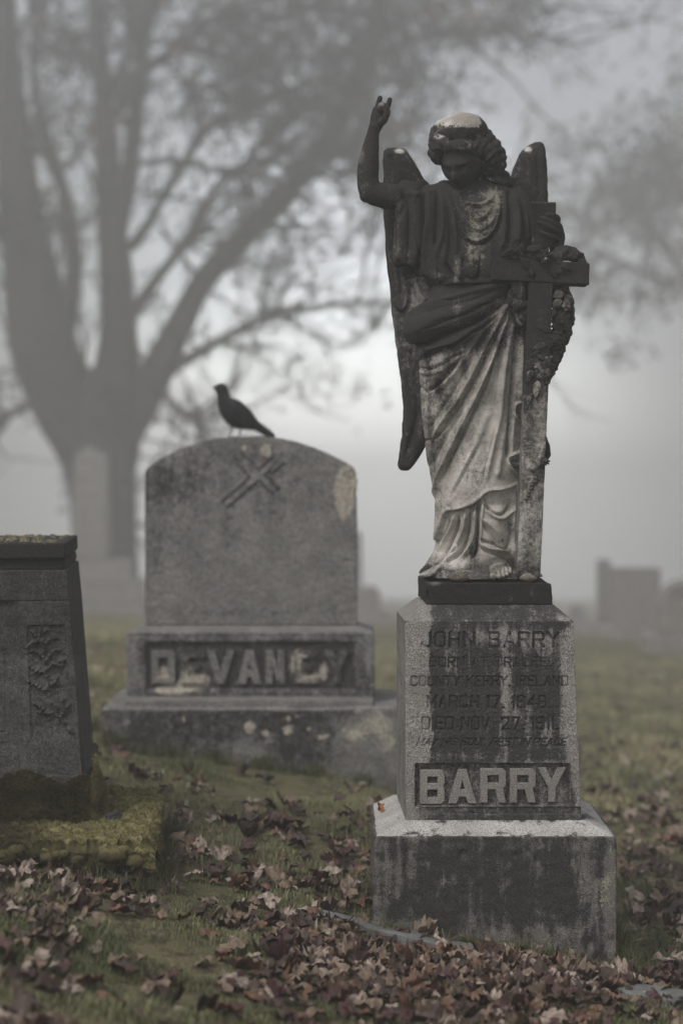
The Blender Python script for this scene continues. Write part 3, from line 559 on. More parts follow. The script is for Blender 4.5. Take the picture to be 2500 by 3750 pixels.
R = [([(372, 612), (385, 800), (382, 950), (375, 1050)], -8, 12, 18), ([(340, 780), (335, 900), (328, 1040)], 8, 14, 16), ([(312, 790), (318, 900), (318, 1000)], -5, 8, 10), ([(420, 620), (425, 800), (420, 1055)], 8, 14, 20), ([(458, 620), (460, 800), (455, 1060)], -12, 8, 14), ([(350, 600), (360, 700), (330, 770)], -4, 10, 14),
 ([(500, 620), (505, 780), (480, 900), (475, 1050), (490, 1140)], 9, 20, 22), ([(545, 620), (542, 760), (535, 850), (530, 950)], -8, 8, 12), ([(575, 640), (585, 800), (575, 900), (552, 980), (560, 1080), (575, 1160)], 7, 18, 14), ([(548, 990), (560, 1080), (575, 1170)], -7, 7, 7),
 ([(610, 700), (625, 850), (610, 1000), (600, 1060), (640, 1130)], -7, 12, 16), ([(640, 760), (655, 900), (655, 1010), (672, 1090), (690, 1135)], 11, 14, 16), ([(595, 1040), (620, 1095), (655, 1135)], -9, 9, 12), ([(700, 1000), (700, 1080), (715, 1140)], -6, 10, 14), ([(740, 940), (745, 1040), (750, 1140)], 4, 22, 22), ([(800, 960), (800, 1050), (790, 1140)], -4, 12, 20), ([(850, 900), (855, 1000), (850, 1140)], 4, 16, 16), ([(640, 850), (660, 1010), (660, 1040)], -3, 8, 8),
 # round neckline and the sagging bib folds
 ([(632, 620), (660, 700), (685, 790), (712, 880), (770, 914), (830, 895), (875, 840), (900, 760), (905, 680), (885, 610)], 5, 8, 10), ([(622, 640), (652, 740), (680, 850), (710, 905), (780, 930), (850, 905), (898, 830), (925, 720)], -6, 8, 8),
 ([(700, 720), (740, 780), (790, 800), (840, 775), (880, 720)], -5, 8, 12), ([(690, 760), (735, 825), (790, 845), (850, 815), (890, 750)], 5, 12, 14), ([(665, 640), (720, 690), (790, 705), (850, 680), (875, 640)], 5, 12, 14),
 ([(960, 620), (968, 720), (965, 840), (955, 930)], -8, 9, 14), ([(985, 640), (1005, 740), (1010, 860), (1000, 930)], 8, 16, 22), ([(1040, 680), (1060, 760), (1065, 850), (1060, 920)], 5, 12, 14), ([(1035, 700), (1045, 800), (1040, 900)], -5, 8, 12), ([(930, 620), (935, 760), (930, 900), (915, 960)], 5, 14, 12),
 ([(490, 1150), (560, 1176), (620, 1150), (670, 1140), (760, 1146), (850, 1142), (950, 1135)], 5, 12, 12), ([(280, 600), (380, 640), (470, 640), (560, 625)], 3, 14, 14)]
D = 1.7 * folds(px, py, R, Z1, S2) * frw + (1 - frw) * .005 * np.sin(px * .09 + py * .01) + (fbm(V, 34, 3, 3) - .5) * .004
V = V + N * D[:, None]; set_co(me, V); px, py = proj(V)
attr(me, 'stain', .98 - blobs(px, py, [(1675, 985, 18, 50, .5), (1450, 900, 20, 60, .2), (1620, 1010, 30, 20, .35), (1480, 930, 30, 50, .16), (1760, 820, 80, 120, .08)]))
attr(me, 'lichen', blobs(px, py, [(1780, 775, 70, 80, .26), (1740, 840, 70, 100, .24), (1735, 950, 50, 90, .34), (1815, 720, 40, 60, .28), (1700, 730, 60, 60, .20), (1700, 850, 200, 200, .12), (1790, 700, 40, 40, .2), (1600, 800, 900, 900, .08)]))
obj('tunic', me, M['marble'], ang)
# ---- body: head, neck, arms, hands, feet as one continuous surface
def head_mesh():
    V, Fs = ellipsoid((0, 0, 0), (.062, .074, .086), 96, 72)
    x, y, z = V[:, 0], V[:, 1], V[:, 2]; f = sstep(.0, .04, -y)
    jaw = sstep(.0, -.08, z); V[:, 0] *= 1 - .32 * jaw; V[:, 1] *= 1 - .06 * jaw
    x = V[:, 0]
    def g(cx, cz, sx, sz): return np.exp(-((x - cx) / sx) ** 2 - ((z - cz) / sz) ** 2) * f
    dy = .026 * g(0, -.022, .0085, .012) + .014 * g(0, -.006, .0065, .02) + .006 * g(0, .02, .04, .010) + .005 * g(-.022, .014, .014, .006) + .005 * g(.022, .014, .014, .006)
    dy -= .013 * g(-.024, .001, .013, .009) + .013 * g(.024, .001, .013, .009); dy += .007 * g(-.024, -.001, .009, .005) + .007 * g(.024, -.001, .009, .005)
    dy += .009 * g(0, -.046, .014, .004) + .010 * g(0, -.055, .012, .0045) - .006 * g(0, -.0505, .018, .002) + .012 * g(0, -.074, .014, .010) - .004 * g(0, -.063, .016, .004)
    dy += .005 * g(-.034, -.02, .014, .014) + .005 * g(.034, -.02, .014, .014) + .006 * g(-.009, -.025, .004, .004) + .006 * g(.009, -.025, .004, .004)
    V[:, 1] -= dy; return V, Fs
hv, hf = head_mesh()
HM = Matrix.Rotation(math.radians(-24), 3, 'Z') @ Matrix.Rotation(math.radians(27), 3, 'X') @ Matrix.Rotation(math.radians(0), 3, 'Y')
HC = P(1692, 592, 5.265); HMn = np.array(HM)
hv = hv * 1.0 @ HMn.T + HC
def hp(x, y, z): return HMn @ np.array((x, y, z)) + HC
parts = [(hv, hf), ellipsoid(hp(.060, .004, -.005), (.008, .016, .022), 20, 14, HM), ellipsoid(hp(-.060, .004, -.005), (.008, .016, .022), 20, 14, HM)]
parts.append(tube([P(1722, 610, 5.30), P(1732, 660, 5.315), P(1740, 720, 5.33)], [.042, .040, .052], 24))
parts.append(tube([P(1740, 720, 5.34), P(1735, 900, 5.34), P(1740, 1150, 5.33), P(1750, 1600, 5.33), P(1760, 2000, 5.33)], [.07, .085, .085, .06, .05], 24))
# raised arm
parts.append(tube([P(1600, 745, 5.33), P(1500, 728, 5.32), P(1420, 718, 5.305), P(1362, 702, 5.295), P(1347, 660, 5.29), P(1349, 600, 5.285), P(1357, 540, 5.28), P(1365, 490, 5.275), P(1372, 462, 5.27)], [.045, .042, .038, .036, .0325, .0315, .025, .0185, .0175], 24))
parts.append(ellipsoid(P(1342, 716, 5.295), (.021, .028, .021), 20, 14))
# raised hand: palm, four fingers (two broken to stubs), thumb
parts.append(tube([P(1373, 468, 5.27), P(1383, 438, 5.268), P(1392, 408, 5.265)], [.018, .0235, .024], 18, flat=.62))
fing = [([(1381, 402), (1386, 380), (1391, 357)], [.0095, .0088, .0075], 5.268), ([(1392, 398), (1400, 382), (1410, 392), (1414, 410)], [.0098, .0095, .009, .008], 5.250), ([(1402, 400), (1411, 388), (1418, 402), (1418, 420)], [.0095, .009, .0085, .008], 5.256), ([(1408, 410), (1419, 388), (1427, 364)], [.0085, .0082, .0075], 5.272)]
for pts, r, yy in fing: parts.append(tube([P(a, b_, yy - .004 * k) for k, (a, b_) in enumerate(pts)], r, 12))
parts.append(tube([P(1390, 452, 5.262), P(1407, 438, 5.245), P(1412, 420, 5.238)], [.0115, .0105, .009], 12))
# other arm, forearm up behind the cross, hand round the tablet
parts.append(tube([P(1880, 760, 5.34), P(1920, 860, 5.34), P(1960, 960, 5.30), P(2010, 965, 5.25), P(2036, 925, 5.225), P(2036, 895, 5.22)], [.042, .038, .034, .027, .0195, .021], 20))
parts.append(tube([P(2036, 905, 5.222), P(2038, 870, 5.218), P(2034, 835, 5.216)], [.021, .0245, .022], 18, flat=.75))
for a, b_, r in (([(2034, 822), (2040, 800), (2026, 789), (2006, 785)], 0, [.0105, .0098, .0085, .0068]), ([(2040, 838), (2040, 826), (2012, 808), (1980, 797)], 0, [.0105, .0098, .0088, .007]), ([(2042, 860), (2038, 846), (2010, 830), (1976, 814)], 0, [.0105, .0098, .0088, .007]), ([(2040, 884), (2030, 870), (2006, 862), (1978, 849)], 0, [.0098, .0088, .008, .0064])):
    parts.append(tube([P(a[0][0], a[0][1], 5.212), P(a[1][0], a[1][1], 5.186), P(a[2][0], a[2][1], 5.166), P(a[3][0], a[3][1], 5.160)], r, 12))
parts.append(tube([P(2020, 880, 5.225), P(2000, 845, 5.226), P(1985, 822, 5.222)], [.012, .010, .008], 12))
# feet
parts.append(tube([P(1830, 2050, 5.24), P(1818, 2080, 5.21), P(1815, 2094, 5.175)], [.026, .024, .020], 16, flat=.75, flatdir=(0, 0, 1)))
for k, (a, yb_, r, yy) in enumerate(((1804, 2112, .0112, 5.146), (1826, 2112, .0078, 5.142), (1842, 2109, .0070, 5.150), (1856, 2104, .0062, 5.160), (1868, 2097, .0055, 5.172))):
    parts.append(tube([P(a + 4 - k * 3, yb_ - 26, yy + .034), P(a, yb_ - 13, yy + .014), P(a, yb_, yy)], [r * .8, r * .72, r * .9], 12))
parts.append(tube([P(1625, 2075, 5.26), P(1585, 2092, 5.235), P(1556, 2104, 5.22)], [.024, .017, .010], 14, flat=.7, flatdir=(0, 0, 1)))
for k, a in enumerate((1542, 1550, 1560, 1570)): parts.append(tube([P(a + 16, 2098, 5.225 - .008 * k), P(a, 2107, 5.215 - .009 * k)], [.007, .006], 10))
V, Fs = join(parts); me = remesh(V, Fs, .0018, 2, 'body'); V = get_co(me); N = get_no(me)
V = V + N * ((fbm(V, 70, 3, 4) - .5) * .0022)[:, None]; set_co(me, V); px, py = proj(V)
attr(me, 'stain', np.interp(py, [0, 2000, 2060, 2100], [1.0, 1.0, .5, .42]) - blobs(px, py, [(1330, 610, 16, 110, .30), (1640, 640, 10, 60, .1), (1760, 680, 18, 50, .16), (1396, 378, 14, 12, .5)]))
attr(me, 'lichen', blobs(px, py, [(1335, 600, 20, 120, .22), (1345, 680, 30, 30, .12), (1790, 2085, 40, 20, .2), (1500, 600, 900, 900, .10)]))
obj('body', me, M['marble'], ang)
# ---- hair
parts = [ellipsoid(P(1681, 492, 5.285), (.088, .086, .062), 48, 32, Matrix.Rotation(math.radians(-6), 3, 'Y')), ellipsoid(P(1700, 520, 5.33), (.086, .070, .066), 40, 28), ellipsoid(P(1690, 470, 5.30), (.078, .08, .046), 40, 28)]
def ht(pts, r, n=14): parts.append(tube([P(a, b_, y) for a, b_, y in pts], r, n))
ht([(1600, 520, 5.25), (1593, 545, 5.245), (1598, 575, 5.25), (1616, 592, 5.26)], [.022, .023, .021, .010]); ht([(1592, 505, 5.25), (1620, 530, 5.215), (1665, 540, 5.198), (1710, 538, 5.20), (1760, 545, 5.225)], [.022, .021, .019, .020, .022])
ht([(1760, 530, 5.24), (1785, 560, 5.24), (1795, 590, 5.26), (1790, 615, 5.28)], [.026, .027, .024, .018]); ht([(1775, 500, 5.27), (1812, 550, 5.27), (1825, 590, 5.28), (1815, 630, 5.29)], [.026, .026, .024, .018])
ht([(1790, 520, 5.32), (1826, 575, 5.31), (1822, 625, 5.31), (1846, 662, 5.32), (1830, 684, 5.31)], [.026, .024, .023, .022, .014]); ht([(1780, 590, 5.29), (1795, 630, 5.285), (1812, 660, 5.29), (1840, 676, 5.30)], [.026, .022, .020, .016]); ht([(1778, 600, 5.33), (1790, 650, 5.34), (1800, 690, 5.35)], [.035, .03, .024])
V, Fs = join(parts); me = remesh(V, Fs, .002, 3, 'hair'); V = get_co(me); N = get_no(me); px, py = proj(V)
ang_ = np.arctan2(px - 1690, 640 - py); rad = np.hypot(px - 1690, (py - 480))
wv = np.sin(ang_ * 34 + fbm(V, 18, 3, 4) * 9) * .0022 * sstep(455, 520, py) + np.sin(rad * .16 + fbm(V, 14, 2, 9) * 8) * .0012
V = V + N * (wv + (fbm(V, 40, 4, 9) - .5) * .009)[:, None]; set_co(me, V); px, py = proj(V)
edge = 455 + (px - 1690) * .10
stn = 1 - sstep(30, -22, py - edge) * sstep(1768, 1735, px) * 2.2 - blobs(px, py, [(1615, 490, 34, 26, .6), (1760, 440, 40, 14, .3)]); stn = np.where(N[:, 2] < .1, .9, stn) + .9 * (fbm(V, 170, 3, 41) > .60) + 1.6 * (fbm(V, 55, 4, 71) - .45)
attr(me, 'stain', stn); attr(me, 'lichen', blobs(px, py, [(1640, 500, 60, 26, .30), (1740, 520, 60, 60, .26), (1780, 570, 40, 30, .24)]))
obj('hair', me, M['marble'], ang)
# ---- wings
def wing(rows, R, lab, seed, stf):
    V, Fs = loft(rows, n=260, step=2.5, power=2.6); me = mesh_from('wing', V, Fs); N = get_no(me)
    if N[V[:, 1] < rows[5][3] - .01][:, 1].mean() > 0: me.flip_normals(); N = -N
    px, py = proj(V); frw = sstep(.0, .5, -N[:, 1]); D = folds(px, py, R, (0, 0), 1.0) * frw + (fbm(V, 26, 4, seed) - .5) * .010
    V = V + N * D[:, None]; set_co(me, V); px, py = proj(V); attr(me, 'stain', stf(px, py)); attr(me, 'lichen', blobs(px, py, [(1540, 1080, 40, 60, .1)]))
    o = obj('wing', me, M['marble'], ang); o['label'] = lab
rL = [(541, 1418, 1478, 5.41, .012), (548, 1406, 1490, 5.41, .026), (565, 1402, 1498, 5.41, .034), (600, 1402, 1520, 5.41, .04), (680, 1402, 1566, 5.41, .044), (780, 1403, 1620, 5.41, .046), (970, 1416, 1630, 5.41, .045), (1193, 1441, 1640, 5.41, .042), (1415, 1470, 1620, 5.41, .036), (1510, 1476, 1610, 5.41, .034), (1593, 1470, 1580, 5.41, .031), (1650, 1461, 1550, 5.41, .028), (1700, 1455, 1518, 5.41, .022), (1718, 1460, 1503, 5.41, .015), (1724, 1470, 1490, 5.41, .006)]
WR = [([(1436, 560), (1450, 620), (1490, 690)], -8, 16, 12), ([(1428, 1000), (1436, 1080), (1452, 1122), (1474, 1130), (1490, 1100), (1492, 1020)], 9, 8, 8), ([(1424, 1020), (1430, 1100), (1450, 1138), (1480, 1140), (1500, 1105), (1504, 1010)], -8, 7, 7), ([(1520, 1000), (1530, 1060), (1552, 1092), (1580, 1096)], 9, 9, 9), ([(1514, 1020), (1524, 1080), (1556, 1110), (1590, 1108)], -8, 7, 7), ([(1460, 980), (1466, 1040), (1470, 1110)], -5, 6, 6),
 ([(1500, 1130), (1506, 1250), (1520, 1400), (1528, 1520), (1500, 1620), (1475, 1700)], -7, 10, 16), ([(1455, 1160), (1470, 1280), (1486, 1420), (1492, 1540), (1480, 1640)], 7, 12, 12), ([(1535, 1130), (1545, 1260), (1550, 1400), (1556, 1520), (1530, 1620)], 6, 12, 14), ([(1520, 976), (1534, 984), (1545, 982)], 7, 7, 7)]
wing(rL, WR, 'tall folded wing beside the raised arm', 3, lambda px, py: .92 - blobs(px, py, [(1540, 1120, 60, 120, .42), (1500, 1300, 60, 120, .18), (1520, 1080, 40, 60, .2), (1462, 552, 16, 8, 1.2), (1440, 1600, 40, 200, .1), (1470, 640, 20, 60, .12)]))
rR = [(521, 1962, 1980, 5.41, .008), (526, 1945, 1989, 5.41, .020), (540, 1920, 1995, 5.41, .030), (568, 1898, 1999, 5.41, .036), (657, 1862, 2003, 5.41, .042), (740, 1850, 2004, 5.41, .046), (900, 1850, 2004, 5.41, .046), (1100, 1850, 1998, 5.41, .042), (1400, 1850, 1985, 5.41, .036), (1560, 1890, 1986, 5.41, .032), (1600, 1900, 2001, 5.41, .030), (1640, 1905, 2016, 5.41, .028), (1668, 1915, 2017, 5.41, .024), (1700, 1930, 1995, 5.41, .020), (1722, 1945, 1965, 5.41, .008)]
wing(rR, [([(1930, 560), (1935, 640), (1925, 720)], 6, 14, 14), ([(1965, 540), (1972, 640), (1975, 740)], -6, 10, 14)], 'upright wing behind the shoulder over the tablet', 8, lambda px, py: .92 - blobs(px, py, [(1932, 545, 14, 9, 1.3)]))
# ---- tablet
W, Fq, u = hexblock([tuple(P(1950, 905, 5.205)), tuple(P(2030, 905, 5.190)), tuple(P(2026, 905, 5.215)), tuple(P(1948, 905, 5.228)), tuple(P(1943, 740, 5.170)), tuple(P(2036, 742, 5.165)), tuple(P(2035, 739, 5.188)), tuple(P(1944, 737, 5.193))], (.075, .022, .135), (.004, .004, .004), r=.003, rough=.0008, rs=60)
me = mesh_from('tablet', W, Fq); attr(me, 'stain', np.full(len(W), .95)); attr(me, 'lichen', np.zeros(len(W))); obj('tablet', me, M['marble'], ang)
# ---- cross
yA, yB = 5.135, 5.205
def q4(Yf, Yb, pts):   # 4 px corners (bl, br, tr, tl) -> 8 corners
    f = [P(a, b_, Yf) for a, b_ in pts]; bk = [p + np.array((0, Yb - Yf, 0)) for p in f]
    return [f[0], f[1], bk[1], bk[0], f[3], f[2], bk[2], bk[3]]
A, FA, uA = hexblock(q4(yA, yB, [(1801, 1025), (2157, 1043), (2159, 962), (1801, 940)]), (.28, .07, .066), (.004, .006, .004), r=.005, rough=.0016, rs=40)
B_, FB, uB = hexblock(q4(yA + .004, yB + .006, [(1893, 2112), (1978, 2116), (2025, 1020), (1936, 1020)]), (.08, .07, .87), (.004, .006, .005), r=.004, rough=.0016, rs=40)
zb = B_[:, 2] < 1.012; B_[zb, 2] = np.minimum(B_[zb, 2], 1.0075)
V = np.vstack([A, B_]); me = mesh_from('cross', V, np.vstack([FA, FB + len(A)])); px, py = proj(V)
D = folds(px, py, [([(1925, 1710), (1950, 1715), (1975, 1700)], 7, 8, 8), ([(1985, 1660), (1975, 1690), (1990, 1705)], 10, 12, 12), ([(1952, 1745), (1940, 1770), (1930, 1800), (1925, 1830)], 7, 6, 6), ([(1960, 1760), (1945, 1765)], 6, 5, 5), ([(1920, 1530), (1926, 1700), (1915, 1900)], -3, 10, 10)]); V[:, 1] -= D * (V[:, 1] < 5.16); set_co(me, V)
attr(me, 'stain', np.interp(py, [900, 1040, 1200, 1420, 1500, 1900, 2050, 2110], [1.1, 1.1, 1, .85, .62, .55, .55, .75]) + blobs(px, py, [(1990, 1700, 20, 40, .3)])); attr(me, 'lichen', blobs(px, py, [(1810, 950, 12, 30, .1)]))
cross = obj('cross', me, M['marble'], ang)
# rough rocky lump on the cross arm and the garland backing
parts = [tube([P(2030, 945, 5.17), P(2070, 925, 5.175), P(2110, 940, 5.175), P(2132, 958, 5.17)], [.020, .021, .018, .012], 16), tube([P(2045, 1050, 5.185), P(2062, 1120, 5.19), P(2058, 1200, 5.185), P(2035, 1270, 5.18), (P(2005, 1350, 5.17)), P(1975, 1430, 5.155)], [.030, .031, .030, .029, .024, .014], 16, flat=.75),
    tube([P(1930, 945, 5.15), P(1985, 940, 5.14), P(2040, 945, 5.15)], [.012, .015, .014], 12), tube([P(1895, 1040, 5.175), P(1898, 1100, 5.170), P(1910, 1170, 5.165), P(1915, 1200, 5.17)], [.02, .022, .018, .008], 12), tube([P(1945, 1000, 5.14), P(1925, 960, 5.14)], [.012, .01], 10)]
V, Fs = join(parts); me = remesh(V, Fs, .0025, 2, 'garland'); V = get_co(me); N = get_no(me); V = V + N * ((fbm(V, 75, 4, 6) - .45) * .017)[:, None]; set_co(me, V); px, py = proj(V)
attr(me, 'stain', .95 - sstep(1050, 1400, py) * .15); attr(me, 'lichen', px * 0)
garl = obj('garland', me, M['marble'], ang)
def leaf3(c, L, Wd, rot, tilt=.3, lobes=0, yy=5.15, curl=.25):
    """carved leaf lying roughly in the picture plane; rot in degrees (0 = pointing right, 90 = up)"""
    n = 14; V = []; Fs = []; t = np.linspace(0, 1, n)
    w = np.sin(np.pi * t ** .8) ** .8 * Wd / 2
    if lobes: w = w * (.72 + .38 * np.abs(np.sin(t * math.pi * lobes)))
    for k in range(n):
        for j, s in enumerate((-1, -.55, 0, .55, 1)):
            d = -.004 + .0035 * (1 - s * s) + (.0016 if j in (1, 3) else 0) + curl * L * (t[k] - .5) ** 2 * -.5 + (-.0018 if j == 2 else 0)
            V.append((t[k] * L - L / 2, s * w[k], d))
    n0 = len(V)
    for k in range(n): 
        for j, s in enumerate((-1, -.55, 0, .55, 1)): V.append((t[k] * L - L / 2, s * w[k] * .92, -.014))
    for k in range(n - 1):
        for j in range(4):
            a = k * 5 + j; Fs.append((a, a + 5, a + 6, a + 1)); b_ = n0 + a; Fs.append((b_, b_ + 1, b_ + 6, b_ + 5))
        a = k * 5; Fs.append((a, n0 + a, n0 + a + 5, a + 5)); a += 4; Fs.append((a, a + 5, n0 + a + 5, n0 + a))
    V = np.array(V); r = math.radians(rot); x = V[:, 0] * math.cos(r) - V[:, 1] * math.sin(r); z = V[:, 0] * math.sin(r) + V[:, 1] * math.cos(r)
    dep = V[:, 2] + V[:, 0] * tilt * .5 + V[:, 1] * tilt
    q = P(c[0], c[1], yy); return np.stack([q[0] + x, q[1] - dep, q[2] + z], 1), Fs
def add_carved(name, V, Fs, sv, parent=garl):
    me = mesh_from(name, V, Fs); n = len(me.vertices); px, py = proj(np.asarray(V)); attr(me, 'stain', np.full(n, sv + .16)); attr(me, 'lichen', np.zeros(n)); o = obj(name, me, M['marble'], parent); return o
def daisy(c, r, yy, sv, petals=10):
    parts = []
    for k in range(petals):
        a = 360 * k / petals + 7; aa = math.radians(a); parts.append(leaf3((c[0] + math.cos(aa) * r * .55, c[1] - math.sin(aa) * r * .55), r * .95 * yy / F, r * .5 * yy / F, a, .15, 0, yy, -.3))
    parts.append(ellipsoid(P(c[0], c[1], yy - .006), (r * .24 * yy / F, .008, r * .24 * yy / F), 16, 10)); add_carved('flower', *join(parts), sv)
def rose(c, r, yy, sv):
    parts = []; R0 = r * yy / F
    for ring, (rr, n, dep) in enumerate(((.68, 5, 0), (.42, 4, .007), (.22, 3, .012))):
        for k in range(n):
            a = 2 * math.pi * k / n + ring * .7; q = P(c[0], c[1], yy - dep); cc = q + np.array((math.cos(a), 0, math.sin(a))) * R0 * rr
            Mx = Matrix.Rotation(-a, 3, 'Y') @ Matrix.Rotation(math.radians(-25), 3, 'Z'); parts.append(ellipsoid(cc, (R0 * (.20 - .03 * ring), .009, R0 * (.46 - .1 * ring)), 16, 10, Mx))
    parts.append(ellipsoid(P(c[0], c[1], yy - .010), (R0 * .16, .012, R0 * .16), 14, 10)); add_carved('flower', *join(parts), sv)
for (c, L, Wd, rot, yy, sv, lob) in [((1900, 1062), 62, 44, 285, 5.150, .72, 4), ((1870, 1090), 70, 22, 262, 5.160, .72, 0), ((1938, 1112), 34, 22, 10, 5.15, .75, 0), ((1929, 1150), 34, 20, 255, 5.15, .72, 0), ((1902, 1168), 46, 24, 285, 5.155, .6, 0),
    ((1958, 908), 56, 24, 10, 5.125, .85, 0), ((1862, 925), 50, 24, 205, 5.13, .88, 0), ((1913, 900), 28, 14, 95, 5.13, .85, 0), ((1925, 965), 50, 22, 300, 5.128, .9, 0), ((2050, 985), 40, 30, 20, 5.13, .95, 0), ((2072, 975), 44, 26, 340, 5.132, .95, 3), ((2030, 1000), 36, 22, 300, 5.13, .92, 0),
    ((2042, 1078), 40, 30, 200, 5.155, .45, 0), ((2085, 1095), 42, 26, 320, 5.158, .6, 0), ((2038, 1112), 40, 26, 215, 5.15, .45, 0), ((2078, 1118), 40, 24, 300, 5.150, .50, 0), ((2090, 1150), 44, 24, 285, 5.165, .75, 0), ((2020, 1150), 44, 22, 240, 5.145, .7, 0), ((1995, 1205), 50, 22, 165, 5.14, .8, 0), ((2065, 1235), 40, 24, 280, 5.16, .8, 0),
    ((1980, 1265), 60, 26, 205, 5.14, .75, 0), ((1960, 1300), 50, 22, 215, 5.14, .8, 0), ((1945, 1330), 44, 34, 250, 5.14, .78, 3), ((2003, 1330), 46, 24, 250, 5.135, .60, 0), ((1975, 1342), 40, 26, 300, 5.135, .6, 0), ((1938, 1378), 46, 24, 245, 5.135, .55, 0), ((1995, 1390), 44, 24, 300, 5.14, .65, 0), ((1965, 1425), 56, 26, 262, 5.135, .45, 0), ((1990, 1370), 44, 30, 210, 5.13, .5, 3), ((1938, 1462), 44, 14, 245, 5.14, .5, 0), ((1925, 1450), 40, 12, 250, 5.145, .55, 0), ((1985, 1310), 40, 16, 330, 5.14, .7, 0)]:
    V, Fs = leaf3(c, L * 1.15 * 5.15 / F, Wd * 1.2 * 5.15 / F, rot, random.uniform(-.35, .35), lob, yy - .006); add_carved('leaf', V, Fs, sv)
daisy((1888, 918), 34, 5.128, .85); daisy((1995, 935), 32, 5.120, .88, 6); daisy((2055, 1180), 42, 5.145, .75, 11); rose((2033, 1248), 42, 5.145, .80); rose((1900, 1120), 28, 5.15, .72); rose((1998, 1365), 22, 5.14, .5); daisy((2000, 1690), 16, 5.13, .6, 7)
for (a, b_, r, yy, sv) in ((1997, 947, 6, 5.108, .55), (2063, 1122, 7, 5.138, .45), (2082, 1124, 6, 5.140, .5), (2072, 1136, 6, 5.138, .5), (2000, 1310, 5, 5.13, .4), (2018, 1306, 5, 5.13, .4), (1960, 1345, 5, 5.128, .4)):
    V, Fs = ellipsoid(P(a, b_, yy), (r * yy / F,) * 3, 14, 10); add_carved('berry', V, Fs, sv)
for k in range(7): V, Fs = ellipsoid(P(1958 - k * 5.5 + (k % 2) * 5, 1750 + k * 13, 5.136), (.006, .006, .005), 12, 8); add_carved('berry', V, Fs, .55)
# ---- rocky ground carved under the feet
V, Fs = loft([(2062, 1600, 1880, 5.31, .10), (2080, 1570, 1935, 5.30, .125), (2095, 1548, 1975, 5.30, .135), (2110, 1538, 1985, 5.30, .142)], n=200, step=2, power=2.4)
V[:, 2] = np.maximum(V[:, 2], 1.004); V += ((fbm(V, 40, 4, 2) - .5) * .012)[:, None] * np.array((.6, .6, .6)); V[:, 2] = np.maximum(V[:, 2], 1.004)
me = mesh_from('carved_rock', V, Fs); px, py = proj(V); attr(me, 'stain', np.full(len(V), .72)); attr(me, 'lichen', blobs(px, py, [(1760, 2100, 120, 18, .25)])); obj('carved_rock', me, M['marble'], ang)

# ---- stones left at the angel's feet
def pebble(name, c, r, mat, seed, lab):
    V, Fs = ellipsoid((0, 0, 0), r, 40, 26); n = V / np.linalg.norm(V, axis=1)[:, None]
    V = V + n * ((fbm(V, 26, 3, seed) - .5) * .018 + (fbm(V, 150, 3, seed) - .5) * .003)[:, None]; V[:, 2] -= V[:, 2].min()
    me = mesh_from(name, V, Fs); o = obj(name, me, mat); o.location = c; tag(o, lab, 'stone'); return o
pebble('pebble', tuple(P(1678, 2127, 5.15)[:2]) + (1.0075,), (.029, .020, .0165), M['pebble_a'], 3, 'rough dark brown pitted stone on the slab left of the bare foot')
pebble('pebble', tuple(P(1932, 2127, 5.15)[:2]) + (1.0075,), (.026, .015, .011), M['pebble_b'], 5, 'smooth flat grey-brown pebble on the slab in front of the cross shaft')

# ------------------------------------------------------------------ MIDDLE HEADSTONE
hs = thing('headstone', 'grey round-topped granite headstone with crossed emblem and lichened DEVANEY base', 'gravestone', (-.33, 7.5, 0))
Yf = 7.46; sc = Yf / F
arch = np.array([(530, 1735), (533, 1722), (545, 1706), (575, 1688), (620, 1662), (665, 1640), (720, 1620), (790, 1604), (860, 1598), (915, 1596), (970, 1598), (1030, 1604), (1090, 1618), (1150, 1638), (1210, 1664), (1262, 1690), (1292, 1708), (1306, 1728), (1310, 1745)], float)
W, Fq, u = hexblock(boxC((530 - 1250) * sc, (1309 - 1250) * sc, Yf, Yf + .19, 0, 1.0), (.89, .19, .80), (.005, .012, .005), r=.006)
px = 1250 + W[:, 0] / sc; top = H + (HZ - np.interp(px, arch[:, 0], arch[:, 1])) * sc; zb = H + (HZ - 2290) * sc
W[:, 2] = zb + W[:, 2] * (top - zb)
px, py = proj(W); fr = u[:, 1] < .02
right = sstep(1285, 1310, px); W[:, 0] -= right * (fbm(W, 26, 4, 3) - .30) * .036 * sstep(2250, 1700, py); W[:, 1] += (u[:, 1] < .02) * blobs(px, py, [(1290, 1760, 28, 50, 1), (1285, 1840, 18, 40, .8)]) * fbm(W, 50, 3, 7) * .022
def bar(px, py, a, b_, w):
    d, _, t = pdist(px, py, [a, b_], smooth=False); ax = np.array(b_) - np.array(a); L = np.hypot(*ax); ax = ax / L
    al = (px - a[0]) * ax[0] + (py - a[1]) * ax[1]; ac = np.abs((px - a[0]) * -ax[1] + (py - a[1]) * ax[0])
    return np.minimum(sstep(0, 4, w - ac), np.minimum(sstep(0, 4, al), sstep(0, 4, L - al)))
z5 = lambda a, b_: (450 + a * .6696, 1350 + b_ * .6696)
bars = [(z5(552, 740), z5(850, 478), 20), (z5(838, 670), z5(618, 455), 20), (z5(640, 500), z5(740, 610), 19), (z5(800, 560), z5(870, 500), 14)]
rel = np.zeros(len(px))
for a, b_, w in bars: rel = np.maximum(rel, bar(px, py, a, b_, w))
rel2 = np.zeros(len(px))
for a, b_, w in bars: rel2 = np.maximum(rel2, bar(px, py, a, b_, w - 7))
W[:, 1] -= np.where(fr, rel * .009 - rel2 * .005, 0)
W[:, 1] += np.where(fr, (fbm(W, 50, 3, 3) - .5) * .004, 0)
me = mesh_from('tablet', W, Fq)
